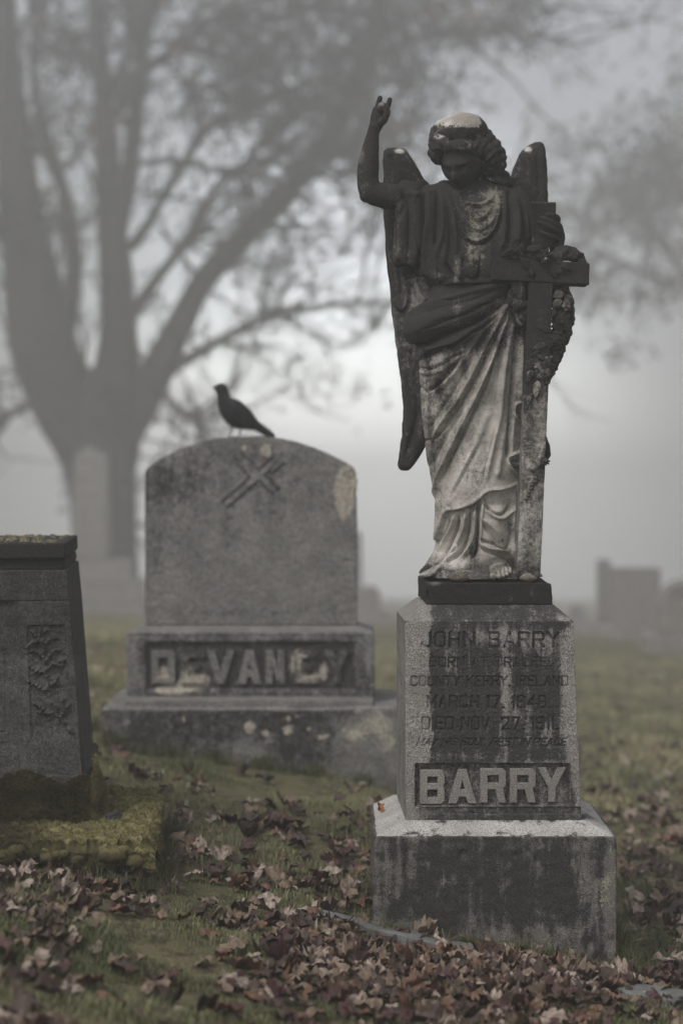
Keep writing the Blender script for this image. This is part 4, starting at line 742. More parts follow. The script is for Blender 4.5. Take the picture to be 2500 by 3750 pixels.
st = .30 + blobs(px, py, [(650, 1760, 140, 90, .30), (830, 1980, 22, 160, .14), (980, 1850, 60, 100, .12), (900, 1660, 200, 50, .16), (560, 1900, 60, 200, .15), (1150, 1780, 90, 60, .12), (900, 2240, 400, 16, .25), (900, 2180, 400, 70, -.28), (900, 2020, 120, 120, -.12), (1180, 1960, 80, 120, -.12)]) + rel * (1 - rel2) * .32 * fr
attr(me, 'stain', st); attr(me, 'lichen', blobs(px, py, [(1275, 1760, 42, 64, 1.4), (1262, 1845, 30, 56, 1.2), (1240, 1800, 24, 40, .5), (975, 1647, 24, 28, 1.0), (895, 1640, 16, 16, .8), (1290, 2245, 24, 30, .5), (1252, 1900, 10, 30, .25)]))
obj('tablet', me, M['grey_granite'], hs)
# base with raised name
Yn = 7.37; sn = Yn / F; zt_ = H + (HZ - 2318) * sn; zbn = H + (HZ - 2552) * sn
W, Fq, u = hexblock(boxC((463 - 1250) * sn, (1371 - 1250) * sn, Yn, Yn + .34, zbn, zt_), (1.026, .34, zt_ - zbn), (.006, .02, .004), r=.006, rough=.002, rs=30)
px, py = proj(W); fr = u[:, 1] < .012; pan = sstep(0, 4, px - 533) * sstep(0, 4, 1303 - px) * sstep(0, 4, py - 2350) * sstep(0, 8, 2530 - py); W[:, 1] += np.where(fr, pan * .014, 0)
me = mesh_from('name_block', W, Fq); attr(me, 'stain', .55 + pan * .15 * fr - blobs(px, py, [(480, 2440, 26, 140, .3), (1345, 2380, 26, 60, .2), (900, 2335, 400, 12, .2)]))
LI = [(595, 2470, 30, 30, .9), (620, 2530, 60, 16, 1.0), (700, 2505, 60, 26, 1.0), (690, 2460, 26, 20, .6), (790, 2468, 16, 16, .5), (740, 2480, 26, 26, .4), (1095, 2395, 30, 26, .6), (1080, 2440, 34, 40, .55), (1130, 2490, 60, 28, .62), (1185, 2450, 26, 40, .5), (800, 2540, 20, 8, .4), (1360, 2510, 12, 14, .5), (890, 2504, 50, 8, .45)]
def lich(px, py): return np.clip(1.35 * blobs(px, py, LI), 0, .85)
attr(me, 'lichen', lich(px, py)); nb = obj('name_block', me, M['grey_granite'], hs)
for ch, a, b_ in (('D', 295, 412), ('E', 450, 568), ('V', 585, 720), ('A', 745, 862), ('N', 890, 985), ('E', 1040, 1150), ('Y', 1195, 1325)):
    me = outline_mesh(block_glyph(ch, 350 + a * .7015, 350 + b_ * .7015, 2384, 2502, 22), .014, lambda x, y: P(x, y, Yn + .008), .002)
    V = get_co(me); px, py = proj(V); attr(me, 'stain', np.full(len(V), {'D': .1, 'A': .12, 'E': .6, 'Y': .62, 'V': .35, 'N': .4}[ch])); attr(me, 'lichen', lich(px, py)); obj('raised_letter', me, M['grey_granite'], nb)
W, Fq, u = hexblock(boxC((465 - 1250) * sn, (1369 - 1250) * sn, Yn + .002, Yn + .338, zt_ - .002, zt_ + .022, .06, .08), (1.02, .33, .024), (.01, .01, .008), r=.003, rough=.002, rs=30)
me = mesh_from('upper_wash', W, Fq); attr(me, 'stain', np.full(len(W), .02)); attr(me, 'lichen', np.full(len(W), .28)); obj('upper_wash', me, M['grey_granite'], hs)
Yl = 7.22; sl = Yl / F; zl = H + (HZ - 2592) * sl
W, Fq, u = hexblock(boxC((372 - 1250) * sl, (1468 - 1250) * sl, Yl, Yl + .62, -.35, zl), (1.214, .62, zl + .35), (.008, .02, .007), r=.012, rough=.007, rs=16)
W[:, 2] += np.where(W[:, 2] > zl - .03, (fbm(W, 6, 3, 6) - .5) * .02, 0)
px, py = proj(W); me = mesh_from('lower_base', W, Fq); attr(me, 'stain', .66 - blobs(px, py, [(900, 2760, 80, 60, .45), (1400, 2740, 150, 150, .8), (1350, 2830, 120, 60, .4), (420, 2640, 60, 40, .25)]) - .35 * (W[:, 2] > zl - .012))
CI = [(914, 2665, 27, 27, .8), (970, 2686, 18, 18, .75), (1055, 2674, 24, 24, .78), (1055, 2629, 12, 12, .7), (1088, 2624, 9, 9, .7), (672, 2634, 16, 18, .55), (1130, 2670, 12, 12, .6), (1180, 2700, 34, 14, .6), (1310, 2604, 14, 10, .6), (1290, 2690, 50, 40, .55), (1380, 2640, 80, 50, .5), (1420, 2720, 60, 60, .45), (800, 2745, 30, 40, .2), (1180, 2660, 26, 24, .3)]
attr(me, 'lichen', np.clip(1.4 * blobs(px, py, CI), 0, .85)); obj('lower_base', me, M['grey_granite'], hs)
W, Fq, u = hexblock(boxC((470 - 1250) * sn, (1365 - 1250) * sn, Yl + .02, Yl + .6, zl - .004, zbn + .002), (1.0, .58, .02), (.02, .02, .01), r=.003, rough=.002, rs=30)
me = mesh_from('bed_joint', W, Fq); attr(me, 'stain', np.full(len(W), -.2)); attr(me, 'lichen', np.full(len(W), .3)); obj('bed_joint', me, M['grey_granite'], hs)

# ------------------------------------------------------------------ CROW
Yk = 7.55
crow = thing('crow', 'black crow perched on top of the round-topped DEVANEY headstone', 'bird', P(858, 1598, Yk))
K = lambda a, b_, y=0: P(450 + a * .6696, 1350 + b_ * .6696, Yk + y)
parts = [tube([K(541, 113), K(550, 150), K(562, 190), K(590, 235), K(632, 272), K(690, 300), (K(735, 320))], [.026, .028, .036, .046, .046, .030, .014], 20, flat=.95), ellipsoid(K(538, 112), (.028, .025, .027), 20, 14)]
V, Fs = join(parts); me = remesh(V, Fs, .003, 4, 'body'); cb = obj('body', me, M['crow'], crow)
V, Fs = join([tube([K(520, 104), K(508, 104), K(489, 109)], [.011, .009, .002], 10)]); obj('beak', mesh_from('beak', V, Fs), M['crow'], crow)
for s in (-1, 1):
    V, Fs = tube([K(572, 170, s * .03), K(615, 205, s * .044), (K(670, 255, s * .042)), K(730, 310, s * .028), K(785, 350, s * .012)], [.014, .030, .030, .018, .006], 14, flat=.4, flatdir=(0, 1, 0)); V = V + 0
    obj('wing', mesh_from('wing', V, Fs), M['crow'], crow)
    V, Fs = ellipsoid(K(527, 104, s * .019), (.0035, .0035, .0035), 12, 8); obj('eye', mesh_from('eye', V, Fs), M['slate'], crow)
V, Fs = tube([K(680, 280), K(740, 318), K(800, 358), K(818, 366)], [.022, .020, .017, .012], 14, flat=1.3, flatdir=(0, 1, 0)); obj('tail', mesh_from('tail', V, Fs), M['crow'], crow)
for a, s in ((600, -.012), (650, .014)):
    pr = [tube([K(a + 8, 285, s), K(a, 315, s), K(a - 4, 330, s)], [.013, .009, .004], 8), tube([K(a - 3, 325, s), K(a - 16, 372, s)], [.0032, .003], 8)]
    for t in (-1, 0, 1): pr.append(tube([K(a - 16, 371, s), K(a - 32, 375, s + t * .016)], [.003, .002], 6))
    pr.append(tube([K(a - 16, 371, s), K(a - 2, 374, s)], [.003, .002], 6)); obj('leg', mesh_from('leg', *join(pr)), M['crow_leg'], crow)

# ------------------------------------------------------------------ LEFT MONUMENT (turned a little)
lm = thing('granite_monument', 'shade-darkened granite monument with carved branch panel and mossy foot at left edge', 'gravestone', (-1.0, 5.5, .1))
dv = np.array((-.085, 1.0)); dv /= np.linalg.norm(dv); wv_ = np.array((-dv[1], dv[0])) * np.array((1, 1)); wv_ = np.array((-1.0, -.085)); wv_ /= np.linalg.norm(wv_)
def lmC(c0, wd, dp, z0, c1, z1, wd1=None, dp1=None):
    """corners of a block whose front-right corner is c0 (x,y) at z0 and c1 at z1; goes left by wd and back by dp"""
    wd1 = wd if wd1 is None else wd1; dp1 = dp if dp1 is None else dp1; c0 = np.array(c0); c1 = np.array(c1)
    def pt(c, a, d, z): q = c + wv_ * a + dv * d; return (q[0], q[1], z)
    return [pt(c0, wd, 0, z0), pt(c0, 0, 0, z0), pt(c0, 0, dp, z0), pt(c0, wd, dp, z0), pt(c1, wd1, 0, z1), pt(c1, 0, 0, z1), pt(c1, 0, dp1, z1), pt(c1, wd1, dp1, z1)]
def cpx(px, Y): return ((px - 1250) * Y / F, Y)
zz = lambda py, Y: H + (HZ - py) * Y / F
def lblock(name, C, dims, cell, r, rough, st, li=None, fn=None, mat='shade_darkened_granite', seed=1):
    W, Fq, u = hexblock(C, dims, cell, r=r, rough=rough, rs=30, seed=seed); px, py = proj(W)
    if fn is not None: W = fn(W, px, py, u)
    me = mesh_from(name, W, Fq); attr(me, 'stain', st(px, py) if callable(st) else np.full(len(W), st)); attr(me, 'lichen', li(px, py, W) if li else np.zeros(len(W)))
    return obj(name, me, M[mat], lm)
z_slab = zz(3110, 4.95); z_foot = z_slab - .002
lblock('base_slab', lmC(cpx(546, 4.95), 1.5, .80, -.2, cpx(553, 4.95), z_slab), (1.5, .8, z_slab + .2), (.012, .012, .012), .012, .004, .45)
zf_t = zz(2840, 5.22)
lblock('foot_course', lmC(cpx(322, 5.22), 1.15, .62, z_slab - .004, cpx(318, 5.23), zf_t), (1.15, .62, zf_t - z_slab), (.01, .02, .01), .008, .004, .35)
z_sh = zz(2197, 5.30)
bz = lambda pts: [(a * .5952, 1850 + b_ * .5952) for a, b_ in pts]
branch = [[(250, 760), (262, 860), (275, 960), (285, 1050)], [(262, 870), (215, 800), (185, 775)], [(268, 880), (300, 830), (345, 820)], [(255, 840), (200, 850), (165, 880)], [(270, 940), (225, 905), (190, 900)], [(280, 960), (330, 900), (380, 890)], [(285, 1010), (340, 975), (400, 950)], [(282, 1030), (220, 1020), (170, 985)], [(285, 1050), (300, 1100), (290, 1140)], [(250, 800), (290, 770)], [(320, 975), (380, 990)], [(240, 1010), (200, 1040)],
 [(440, 1400), (405, 1350), (370, 1310), (330, 1285), (270, 1280), (215, 1268)], [(370, 1310), (400, 1260), (425, 1230)], [(350, 1290), (345, 1250), (310, 1210)], [(385, 1290), (390, 1240), (380, 1200)], [(290, 1280), (240, 1240), (200, 1220)], [(270, 1140), (220, 1110), (170, 1080)], [(290, 1120), (340, 1090), (350, 1060)]]
def shaft_fn(W, px, py, u):
    fr = u[:, 1] < .01; d = np.zeros(len(px)); x, y = px / .5952, (py - 1850) / .5952
    # recess of the left panel
    edge = np.interp(y, [600, 1640], [88, 128]); d -= .010 * sstep(0, 6, edge - x)
    # sunk carved field
    xl = np.interp(y, [735, 1450], [165, 190]); xr = np.interp(y, [735, 1450], [398, 470]); fld = sstep(0, 5, x - xl) * sstep(0, 5, xr - x) * sstep(0, 5, y - 738) * sstep(0, 120, 1480 - y)
    d -= .007 * fld
    bb = np.zeros(len(px))
    for k, s in enumerate(branch):
        m = fr & (x > min(a for a, _ in s) - 40) & (x < max(a for a, _ in s) + 40) & (y > min(b_ for _, b_ in s) - 40) & (y < max(b_ for _, b_ in s) + 40)
        if m.any():
            dd, _, t = pdist(x[m], y[m], s); wdt = 11 - 4 * t; bb[m] = np.maximum(bb[m], np.exp(-(dd / wdt) ** 2) * (.9 + .5 * np.sin(t * 30)))
    d += .013 * bb + fld * (fbm(W, 90, 3, 5) - .5) * .008
    # thin frame at the picture edge
    fr2 = np.exp(-((np.abs(x - 30) if True else x) / 4) ** 2) * (y > 895) * (y < 1405) + (np.exp(-((y - 897) / 5) ** 2) + np.exp(-((y - 1403) / 5) ** 2)) * (x < 32) + .8 * np.exp(-((x - 42) / 3) ** 2) * (y > 885) * (y < 1415)
    d -= .004 * np.clip(fr2, 0, 1)
    W = W.copy(); W[:, 1] -= np.where(fr, d, 0) - np.where(fr, (fbm(W, 120, 3, 5) - .5) * .003, 0); return W
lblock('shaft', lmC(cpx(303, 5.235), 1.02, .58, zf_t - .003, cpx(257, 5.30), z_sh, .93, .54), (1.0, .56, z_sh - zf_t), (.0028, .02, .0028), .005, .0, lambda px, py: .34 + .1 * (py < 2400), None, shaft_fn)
z_c1 = zz(2088, 5.30); z_c2 = zz(2043, 5.32); z_cap = zz(1988, 5.30)
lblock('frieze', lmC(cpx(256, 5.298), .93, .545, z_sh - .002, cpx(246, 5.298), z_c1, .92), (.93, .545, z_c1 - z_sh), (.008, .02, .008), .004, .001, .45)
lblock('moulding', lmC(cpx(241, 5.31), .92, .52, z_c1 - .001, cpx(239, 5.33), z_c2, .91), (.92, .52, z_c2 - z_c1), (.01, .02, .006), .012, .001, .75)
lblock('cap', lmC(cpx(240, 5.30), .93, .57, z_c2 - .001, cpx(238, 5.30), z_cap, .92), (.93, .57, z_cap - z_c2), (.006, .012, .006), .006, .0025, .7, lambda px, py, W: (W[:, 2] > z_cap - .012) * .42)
# moss: lumpy skin plus fine tufts
def moss_mat():
    m, nt, b = new_mat('moss'); tc = nt.nodes.new('ShaderNodeTexCoord').outputs['Object']; a = noise_at(nt, tc, 22, 4, .6); b2 = noise_at(nt, tc, 190, 3, .7); at = nt.nodes.new('ShaderNodeAttribute'); at.attribute_name = 'dull'
    c = mixc(nt, ramp(nt, a, .35, .65), (.20, .185, .085), (.115, .11, .048)); c = mixc(nt, ramp(nt, b2, .45, .65), c, (.15, .12, .055)); c = mixc(nt, at.outputs['Fac'], c, (.045, .037, .020))
    nt.links.new(c, b.inputs['Base Color']); b.inputs['Roughness'].default_value = .95; b.inputs['Specular IOR Level'].default_value = .1; return m
M['moss'] = moss_mat()
def tuft_mesh(Pts, Nrm, ln, wd, jit=.6, n=1):
    """fine blades: one thin triangle pair per point"""
    k = len(Pts); d = Nrm + RNG.normal(0, jit, (k, 3)); d /= np.linalg.norm(d, axis=1)[:, None]
    s = np.cross(d, RNG.normal(0, 1, (k, 3))); s /= np.linalg.norm(s, axis=1)[:, None] + 1e-9
    L = (ln * RNG.uniform(.5, 1.3, k))[:, None]; w = wd * .5
    V = np.stack([Pts - s * w, Pts + s * w, Pts + d * L + s * w * .3], 1).reshape(-1, 3); return V, np.arange(3 * k).reshape(-1, 3)
def grid_surface(fn, nu, nv):
    uu, vv = np.meshgrid(np.linspace(0, 1, nu), np.linspace(0, 1, nv), indexing='ij'); V = fn(uu.ravel(), vv.ravel())
    i, j = np.meshgrid(np.arange(nu - 1), np.arange(nv - 1), indexing='ij'); Fq = np.stack([i * nv + j, (i + 1) * nv + j, (i + 1) * nv + j + 1, i * nv + j + 1], -1).reshape(-1, 4); return V, Fq, uu.ravel(), vv.ravel()
c0 = np.array(cpx(553, 4.95))
def slab_moss(u, v):   # u: across to the left, v: from front lip over the top to the back
    a = u * 1.3 - .014; ov = np.interp(v, [0, .10, .14, 1], [0, 0, .0, .82]) - .012
    q = c0[None] + wv_[None] * a[:, None] + dv[None] * ov[:, None]
    dr = .018 + .075 * fbm(np.stack([a, a * 0, a * 0], 1), 14, 4, 12) ** 1.6; z = np.where(v < .12, z_slab - dr + dr * (v / .12), z_slab)
    P3 = np.stack([q[:, 0], q[:, 1], z], 1); n = fbm(P3, 24, 4, 3); n2 = fbm(P3, 75, 3, 5); bl = 1 - np.abs(2 * fbm(P3, 30, 2, 15) - 1) ; lift = -.008 + (.016 * n + .012 * n2 + .026 * sstep(.6, 1, bl)) * (v >= .1)
    lift = lift * np.clip(np.minimum(u / .015, 1), 0, 1)
    P3[:, 2] += np.where(v < .12, (n - .5) * .02 * (v < .05), lift); P3[:, 1] -= np.where(v < .12, .004 + .034 * n * (v > .02), 0)
    return P3
V, Fq, uu, vv = grid_surface(slab_moss, 300, 260); me = mesh_from('moss', V, Fq)
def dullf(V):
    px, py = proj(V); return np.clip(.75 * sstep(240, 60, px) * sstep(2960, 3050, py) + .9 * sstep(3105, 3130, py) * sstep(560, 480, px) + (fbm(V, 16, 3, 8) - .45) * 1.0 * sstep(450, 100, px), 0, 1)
attr(me, 'dull', dullf(V)); mo = obj('moss', me, M['moss'], lm); mo['kind'] = 'stuff'; mo['label'] = 'yellow-green moss cushion over the base slab'
idx = RNG.integers(0, len(V), 60000); idx = idx[(proj(V[idx])[0] > -150)]; N = get_no(me); N[N[:, 2] < -.2] *= -1
Vt, Ft = tuft_mesh(V[idx] + RNG.normal(0, .0015, (len(idx), 3)), N[idx], .009, .0034); mt = mesh_from('moss_tufts', Vt, Ft, False); attr(mt, 'dull', np.repeat(dullf(V[idx]), 3)); o = obj('moss_tufts', mt, M['moss'], mo); o['kind'] = 'stuff'
cush = []
for k in range(420):
    a, d = RNG.uniform(-.005, .62), RNG.uniform(-.02, .78) ** 1.0; lip = RNG.random() < .10
    if lip: d = RNG.uniform(-.028, .0)
    q = c0 + wv_ * a + dv * d; r = RNG.uniform(.009, .026); cush.append(ellipsoid((q[0], q[1], z_slab + (.004 if not lip else RNG.uniform(-.03, .008))), (r * 1.2, r * 1.1, r * RNG.uniform(.5, .9)), 12, 8))
V, Fs = join(cush); V = V + ((fbm(V, 120, 3, 4) - .5) * .012)[:, None]; me = mesh_from('moss_cushions', V, Fs); attr(me, 'dull', np.clip(dullf(V) * .8 + .9 * (fbm(V, 22, 2, 44) - .45), 0, 1)); o = obj('moss_cushions', me, M['moss'], mo); o['kind'] = 'stuff'
N = get_no(me); idx = RNG.integers(0, len(V), 26000); Vt, Ft = tuft_mesh(V[idx], N[idx] + np.array((0, 0, .3)), .010, .003, .5); mt = mesh_from('cushion_tufts', Vt, Ft, False); attr(mt, 'dull', np.repeat(np.clip(dullf(V[idx]) * .8 + RNG.normal(.05, .2, len(idx)), 0, 1), 3)); o = obj('cushion_tufts', mt, M['moss'], mo); o['kind'] = 'stuff'
# side edge of the slab
def slab_side(u, v):
    q = c0[None] + wv_[None] * (-.010) + dv[None] * (u * .82)[:, None]; z = z_slab + .010 - v * .06
    P3 = np.stack([q[:, 0], q[:, 1], z], 1); n = fbm(P3, 24, 4, 3); P3[:, 0] += .010 * np.sin(v * math.pi) + (n - .5) * .014; return P3
V, Fq, uu, vv = grid_surface(slab_side, 160, 24); idx = RNG.integers(0, len(V), 9000); Vt, Ft = tuft_mesh(V[idx], np.tile((.8, -.2, .5), (len(idx), 1)), .008, .0025)
me = mesh_from('side_moss', np.vstack([V]), Fq); attr(me, 'dull', np.full(len(V), .25)); o = obj('side_moss', me, M['moss'], lm); o['kind'] = 'stuff'
mt = mesh_from('side_moss_tufts', Vt, Ft, False); attr(mt, 'dull', np.repeat(.15 + .5 * RNG.random(len(idx)), 3)); o2 = obj('side_moss_tufts', mt, M['moss'], o); o2['kind'] = 'stuff'
# hanging shaggy moss round the foot course
cf = np.array(cpx(322, 5.22))
def foot_moss(u, v):
    a = np.where(u < .8, (1 - u / .8) * .85, 0); dd = np.where(u < .8, 0, (u - .8) / .2 * .30); q = cf[None] + wv_[None] * (a - .006)[:, None] + dv[None] * (dd - .006)[:, None]
    topz = zz(2832, 5.22) + .03 * np.sin(a * 9) + (fbm(np.stack([a * 8, dd * 8, a * 0], 1), 1.5, 3, 4) - .5) * .07 - .03 + np.where(u > .8, np.interp(dd, [0, .06, .12, .3], [.02, .085, .03, -.02]), 0)
    z = topz + (z_slab - topz) * v; P3 = np.stack([q[:, 0], q[:, 1], z], 1); n = fbm(P3, 26, 4, 7); out = .014 * np.sin(np.clip(v * 1.2 + .15, 0, 1) * math.pi * .6) * (n * 2.1) * (.5 + 1.6 * fbm(P3, 9, 3, 4)) + .004
    nx = np.where(u < .8, dv[0] * -1, 1.0); ny = np.where(u < .8, -1.0, .08); P3[:, 0] += nx * out; P3[:, 1] += ny * out; return P3
V, Fq, uu, vv = grid_surface(foot_moss, 320, 90); me = mesh_from('hanging_moss', V, Fq); N = get_no(me); s_ = np.sign(-N[:, 1] + N[:, 0] + 1e-6); N = N * s_[:, None]
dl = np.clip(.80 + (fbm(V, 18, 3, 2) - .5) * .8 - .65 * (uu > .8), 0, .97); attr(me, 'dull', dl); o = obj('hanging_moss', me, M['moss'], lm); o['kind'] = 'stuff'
idx = RNG.integers(0, len(V), 42000); Vt, Ft = tuft_mesh(V[idx], N[idx] + np.array((0, 0, .5)), .015, .003, .7); mt = mesh_from('hanging_moss_tufts', Vt, Ft, False); attr(mt, 'dull', np.repeat(np.clip(dl[idx] - .1, 0, 1), 3)); o2 = obj('hanging_moss_tufts', mt, M['moss'], o); o2['kind'] = 'stuff'
# small moss cushions on the cap
cc = np.array(cpx(238, 5.30)); parts = []
for k in range(150):
    a, d = RNG.uniform(.02, .42), RNG.uniform(.01, .55); q = cc + wv_ * a + dv * d; r = RNG.uniform(.004, .012); parts.append(ellipsoid((q[0], q[1], z_cap), (r, r, r * .55), 10, 6))
V, Fs = join(parts); V += ((fbm(V, 200, 2, 4) - .5) * .003)[:, None]; me = mesh_from('cap_moss', V, Fs); attr(me, 'dull', np.full(len(V), .35)); o = obj('cap_moss', me, M['cap_moss'], lm); o['kind'] = 'stuff'
# slate chip
V = np.array([(0, 0, 0), (.028, -.012, 0), (.052, .004, 0), (.046, .02, 0), (.012, .02, 0), (.004, .002, .012), (.026, -.008, .014), (.046, .006, .011), (.042, .017, .012), (.014, .016, .014)])
chipm = mesh_from('slate_chip', V, [(0, 1, 6, 5), (1, 2, 7, 6), (2, 3, 8, 7), (3, 4, 9, 8), (4, 0, 5, 9), (5, 6, 7, 8, 9), (4, 3, 2, 1, 0)], False); o = obj('slate_chip', chipm, M['slate']); q = P(390, 3034, 5.24); o.location = (q[0], 5.20, z_slab + .030); o.rotation_euler = (.15, -.2, .1)
tag(o, 'dark angular slate chip lying on the mossy slab', 'stone')

# ------------------------------------------------------------------ flat markers in the turf
def marker(name, pxs, Y0, lab, thick=.06, yaw=0, dep=.3, wd=.5, roll=0.0, letters=False, up=0.0):
    t = thing(name, lab, 'grave marker', (0, 0, 0)); x0, y0 = (pxs[0] - 1250) * Y0 / F, Y0; z0 = zz(pxs[1], Y0) + up
    W, Fq, u = hexblock(boxC(0, wd, 0, dep, -thick, 0), (wd, dep, thick), (.006, .006, .01), r=.004, rough=.0012, rs=40)
    if letters:
        d = np.zeros(len(W)); topf = W[:, 2] > -.002
        for row in range(3):
            for ch in range(16):
                cxl = .10 + ch * .021; cyl = .05 + row * .045
                if random.random() < .8: d += .002 * np.exp(-(np.abs(W[:, 0] - cxl) / .0045) ** 4 - (np.abs(W[:, 1] - cyl) / .010) ** 4)
        W[:, 2] -= d * topf
    R3 = np.array(Matrix.Rotation(yaw, 3, 'Z') @ Matrix.Rotation(roll, 3, 'Y')); W = W @ R3.T + np.array((x0, y0, z0)); t.location = (x0, y0, z0 - thick)
    me = mesh_from(name, W, Fq); attr(me, 'stain', np.full(len(W), .05)); attr(me, 'lichen', np.zeros(len(W))); obj('stone_slab', me, M['marker'], t); return t
mk1 = marker('flat_marker', (1158, 3402), 4.97, 'narrow pale flat marker half buried in leaves in front of the pedestal', dep=.07, wd=.50, roll=math.radians(9.5), yaw=math.radians(-14), up=.038)
mk2 = marker('flat_marker', (2160, 3660), 4.70, 'pale speckled flat marker in the grass at the bottom right corner', dep=.115, wd=.55, roll=math.radians(7), yaw=math.radians(-6), letters=False, up=.03)

# ------------------------------------------------------------------ far gravestones
def far_stone(name, x0, x1, ytop, ybot, Y, lab, shape='flat', dep=.4, base=True):
    zb = gz1((x0 + x1) / 2 * Y / F - 1250 * Y / F, Y); s = Y / F; X0, X1 = (x0 - 1250) * s, (x1 - 1250) * s; zt = zz(ytop, Y)
    t = thing(name, lab, 'gravestone', ((X0 + X1) / 2, Y, zb))
    W, Fq, u = hexblock(boxC(X0, X1, Y, Y + dep, 0, 1), (X1 - X0, dep, zt - zb), (.03, .05, .03), r=.015)
    hh = zt - zb; c = (W[:, 0] - (X0 + X1) / 2) / ((X1 - X0) / 2)
    top = zt + 0 * c
    if shape == 'round': top = zt - .5 * (X1 - X0) * (1 - np.sqrt(np.clip(1 - c * c, 0, 1))) * .8
    if shape == 'gable': top = zt - .25 * (X1 - X0) * np.abs(c)
    z0 = zb + (.20 if base else -.1); W[:, 2] = z0 + W[:, 2] * (top - z0); obj('tablet', mesh_from('tablet', W, Fq), M['far_stone'], t)
    if base:
        W, Fq, u = hexblock(boxC(X0 - .16, X1 + .16, Y - .12, Y + dep + .12, zb - .4, zb + .201), (X1 - X0 + .24, dep + .2, .42), (.06, .06, .06), r=.02, rough=.006, rs=8); obj('plinth', mesh_from('plinth', W, Fq), M['far_stone'], t)
    return t
far_stone('headstone', 2238, 2418, 2082, 0, 27.0, 'wide square-topped gravestone blurred in fog, right of the pedestal')
far_stone('headstone', 2196, 2236, 2052, 0, 27.6, 'narrow tall gravestone touching the wide one in the fog', base=False)
far_stone('headstone', 2092, 2145, 2222, 0, 33.0, 'low faint gravestone in the fog just right of the angel slab', 'round')
far_stone('headstone', 2425, 2640, 2128, 0, 20.0, 'dark round-topped gravestone cut by the right picture edge', 'round')
far_stone('headstone', 1316, 1392, 2150, 0, 30.0, 'low pale gravestone in fog between headstone and angel', 'round')
far_stone('headstone', 1285, 1326, 1945, 0, 34.0, 'tall slender gravestone peeping out behind the DEVANEY tablet', 'gable', base=False)
# pillar monument in front of the tree
Yp = 34.0; pl = thing('pillar_monument', 'tall fog-veiled pillar monument standing before the big tree trunk', 'gravestone', ((345 - 1250) * Yp / F, Yp, gz1((345 - 1250) * Yp / F, Yp))); zg = pl.location.z; s = Yp / F
for nm, a, b_, y0, y1 in (('pillar', 266, 396, 1660, 2030), ('pedestal', 280, 486, 2050, 2120), ('step', 240, 530, 2119, 2230)):
    W, Fq, u = hexblock(boxC((a - 1250) * s, (b_ - 1250) * s, Yp, Yp + .4, zz(y1, Yp) - (.1 if nm != 'step' else .4), zz(y0, Yp), .02, .02), ((b_ - a) * s, .4, .4), (.05, .05, .05), r=.02, rough=.005, rs=8); obj(nm, mesh_from(nm, W, Fq), M['far_stone'], pl)
V, Fs = ellipsoid(P(331, 1655, Yp + .2), (.17, .17, .09), 20, 12); obj('finial', mesh_from('finial', V, Fs), M['far_stone'], pl)

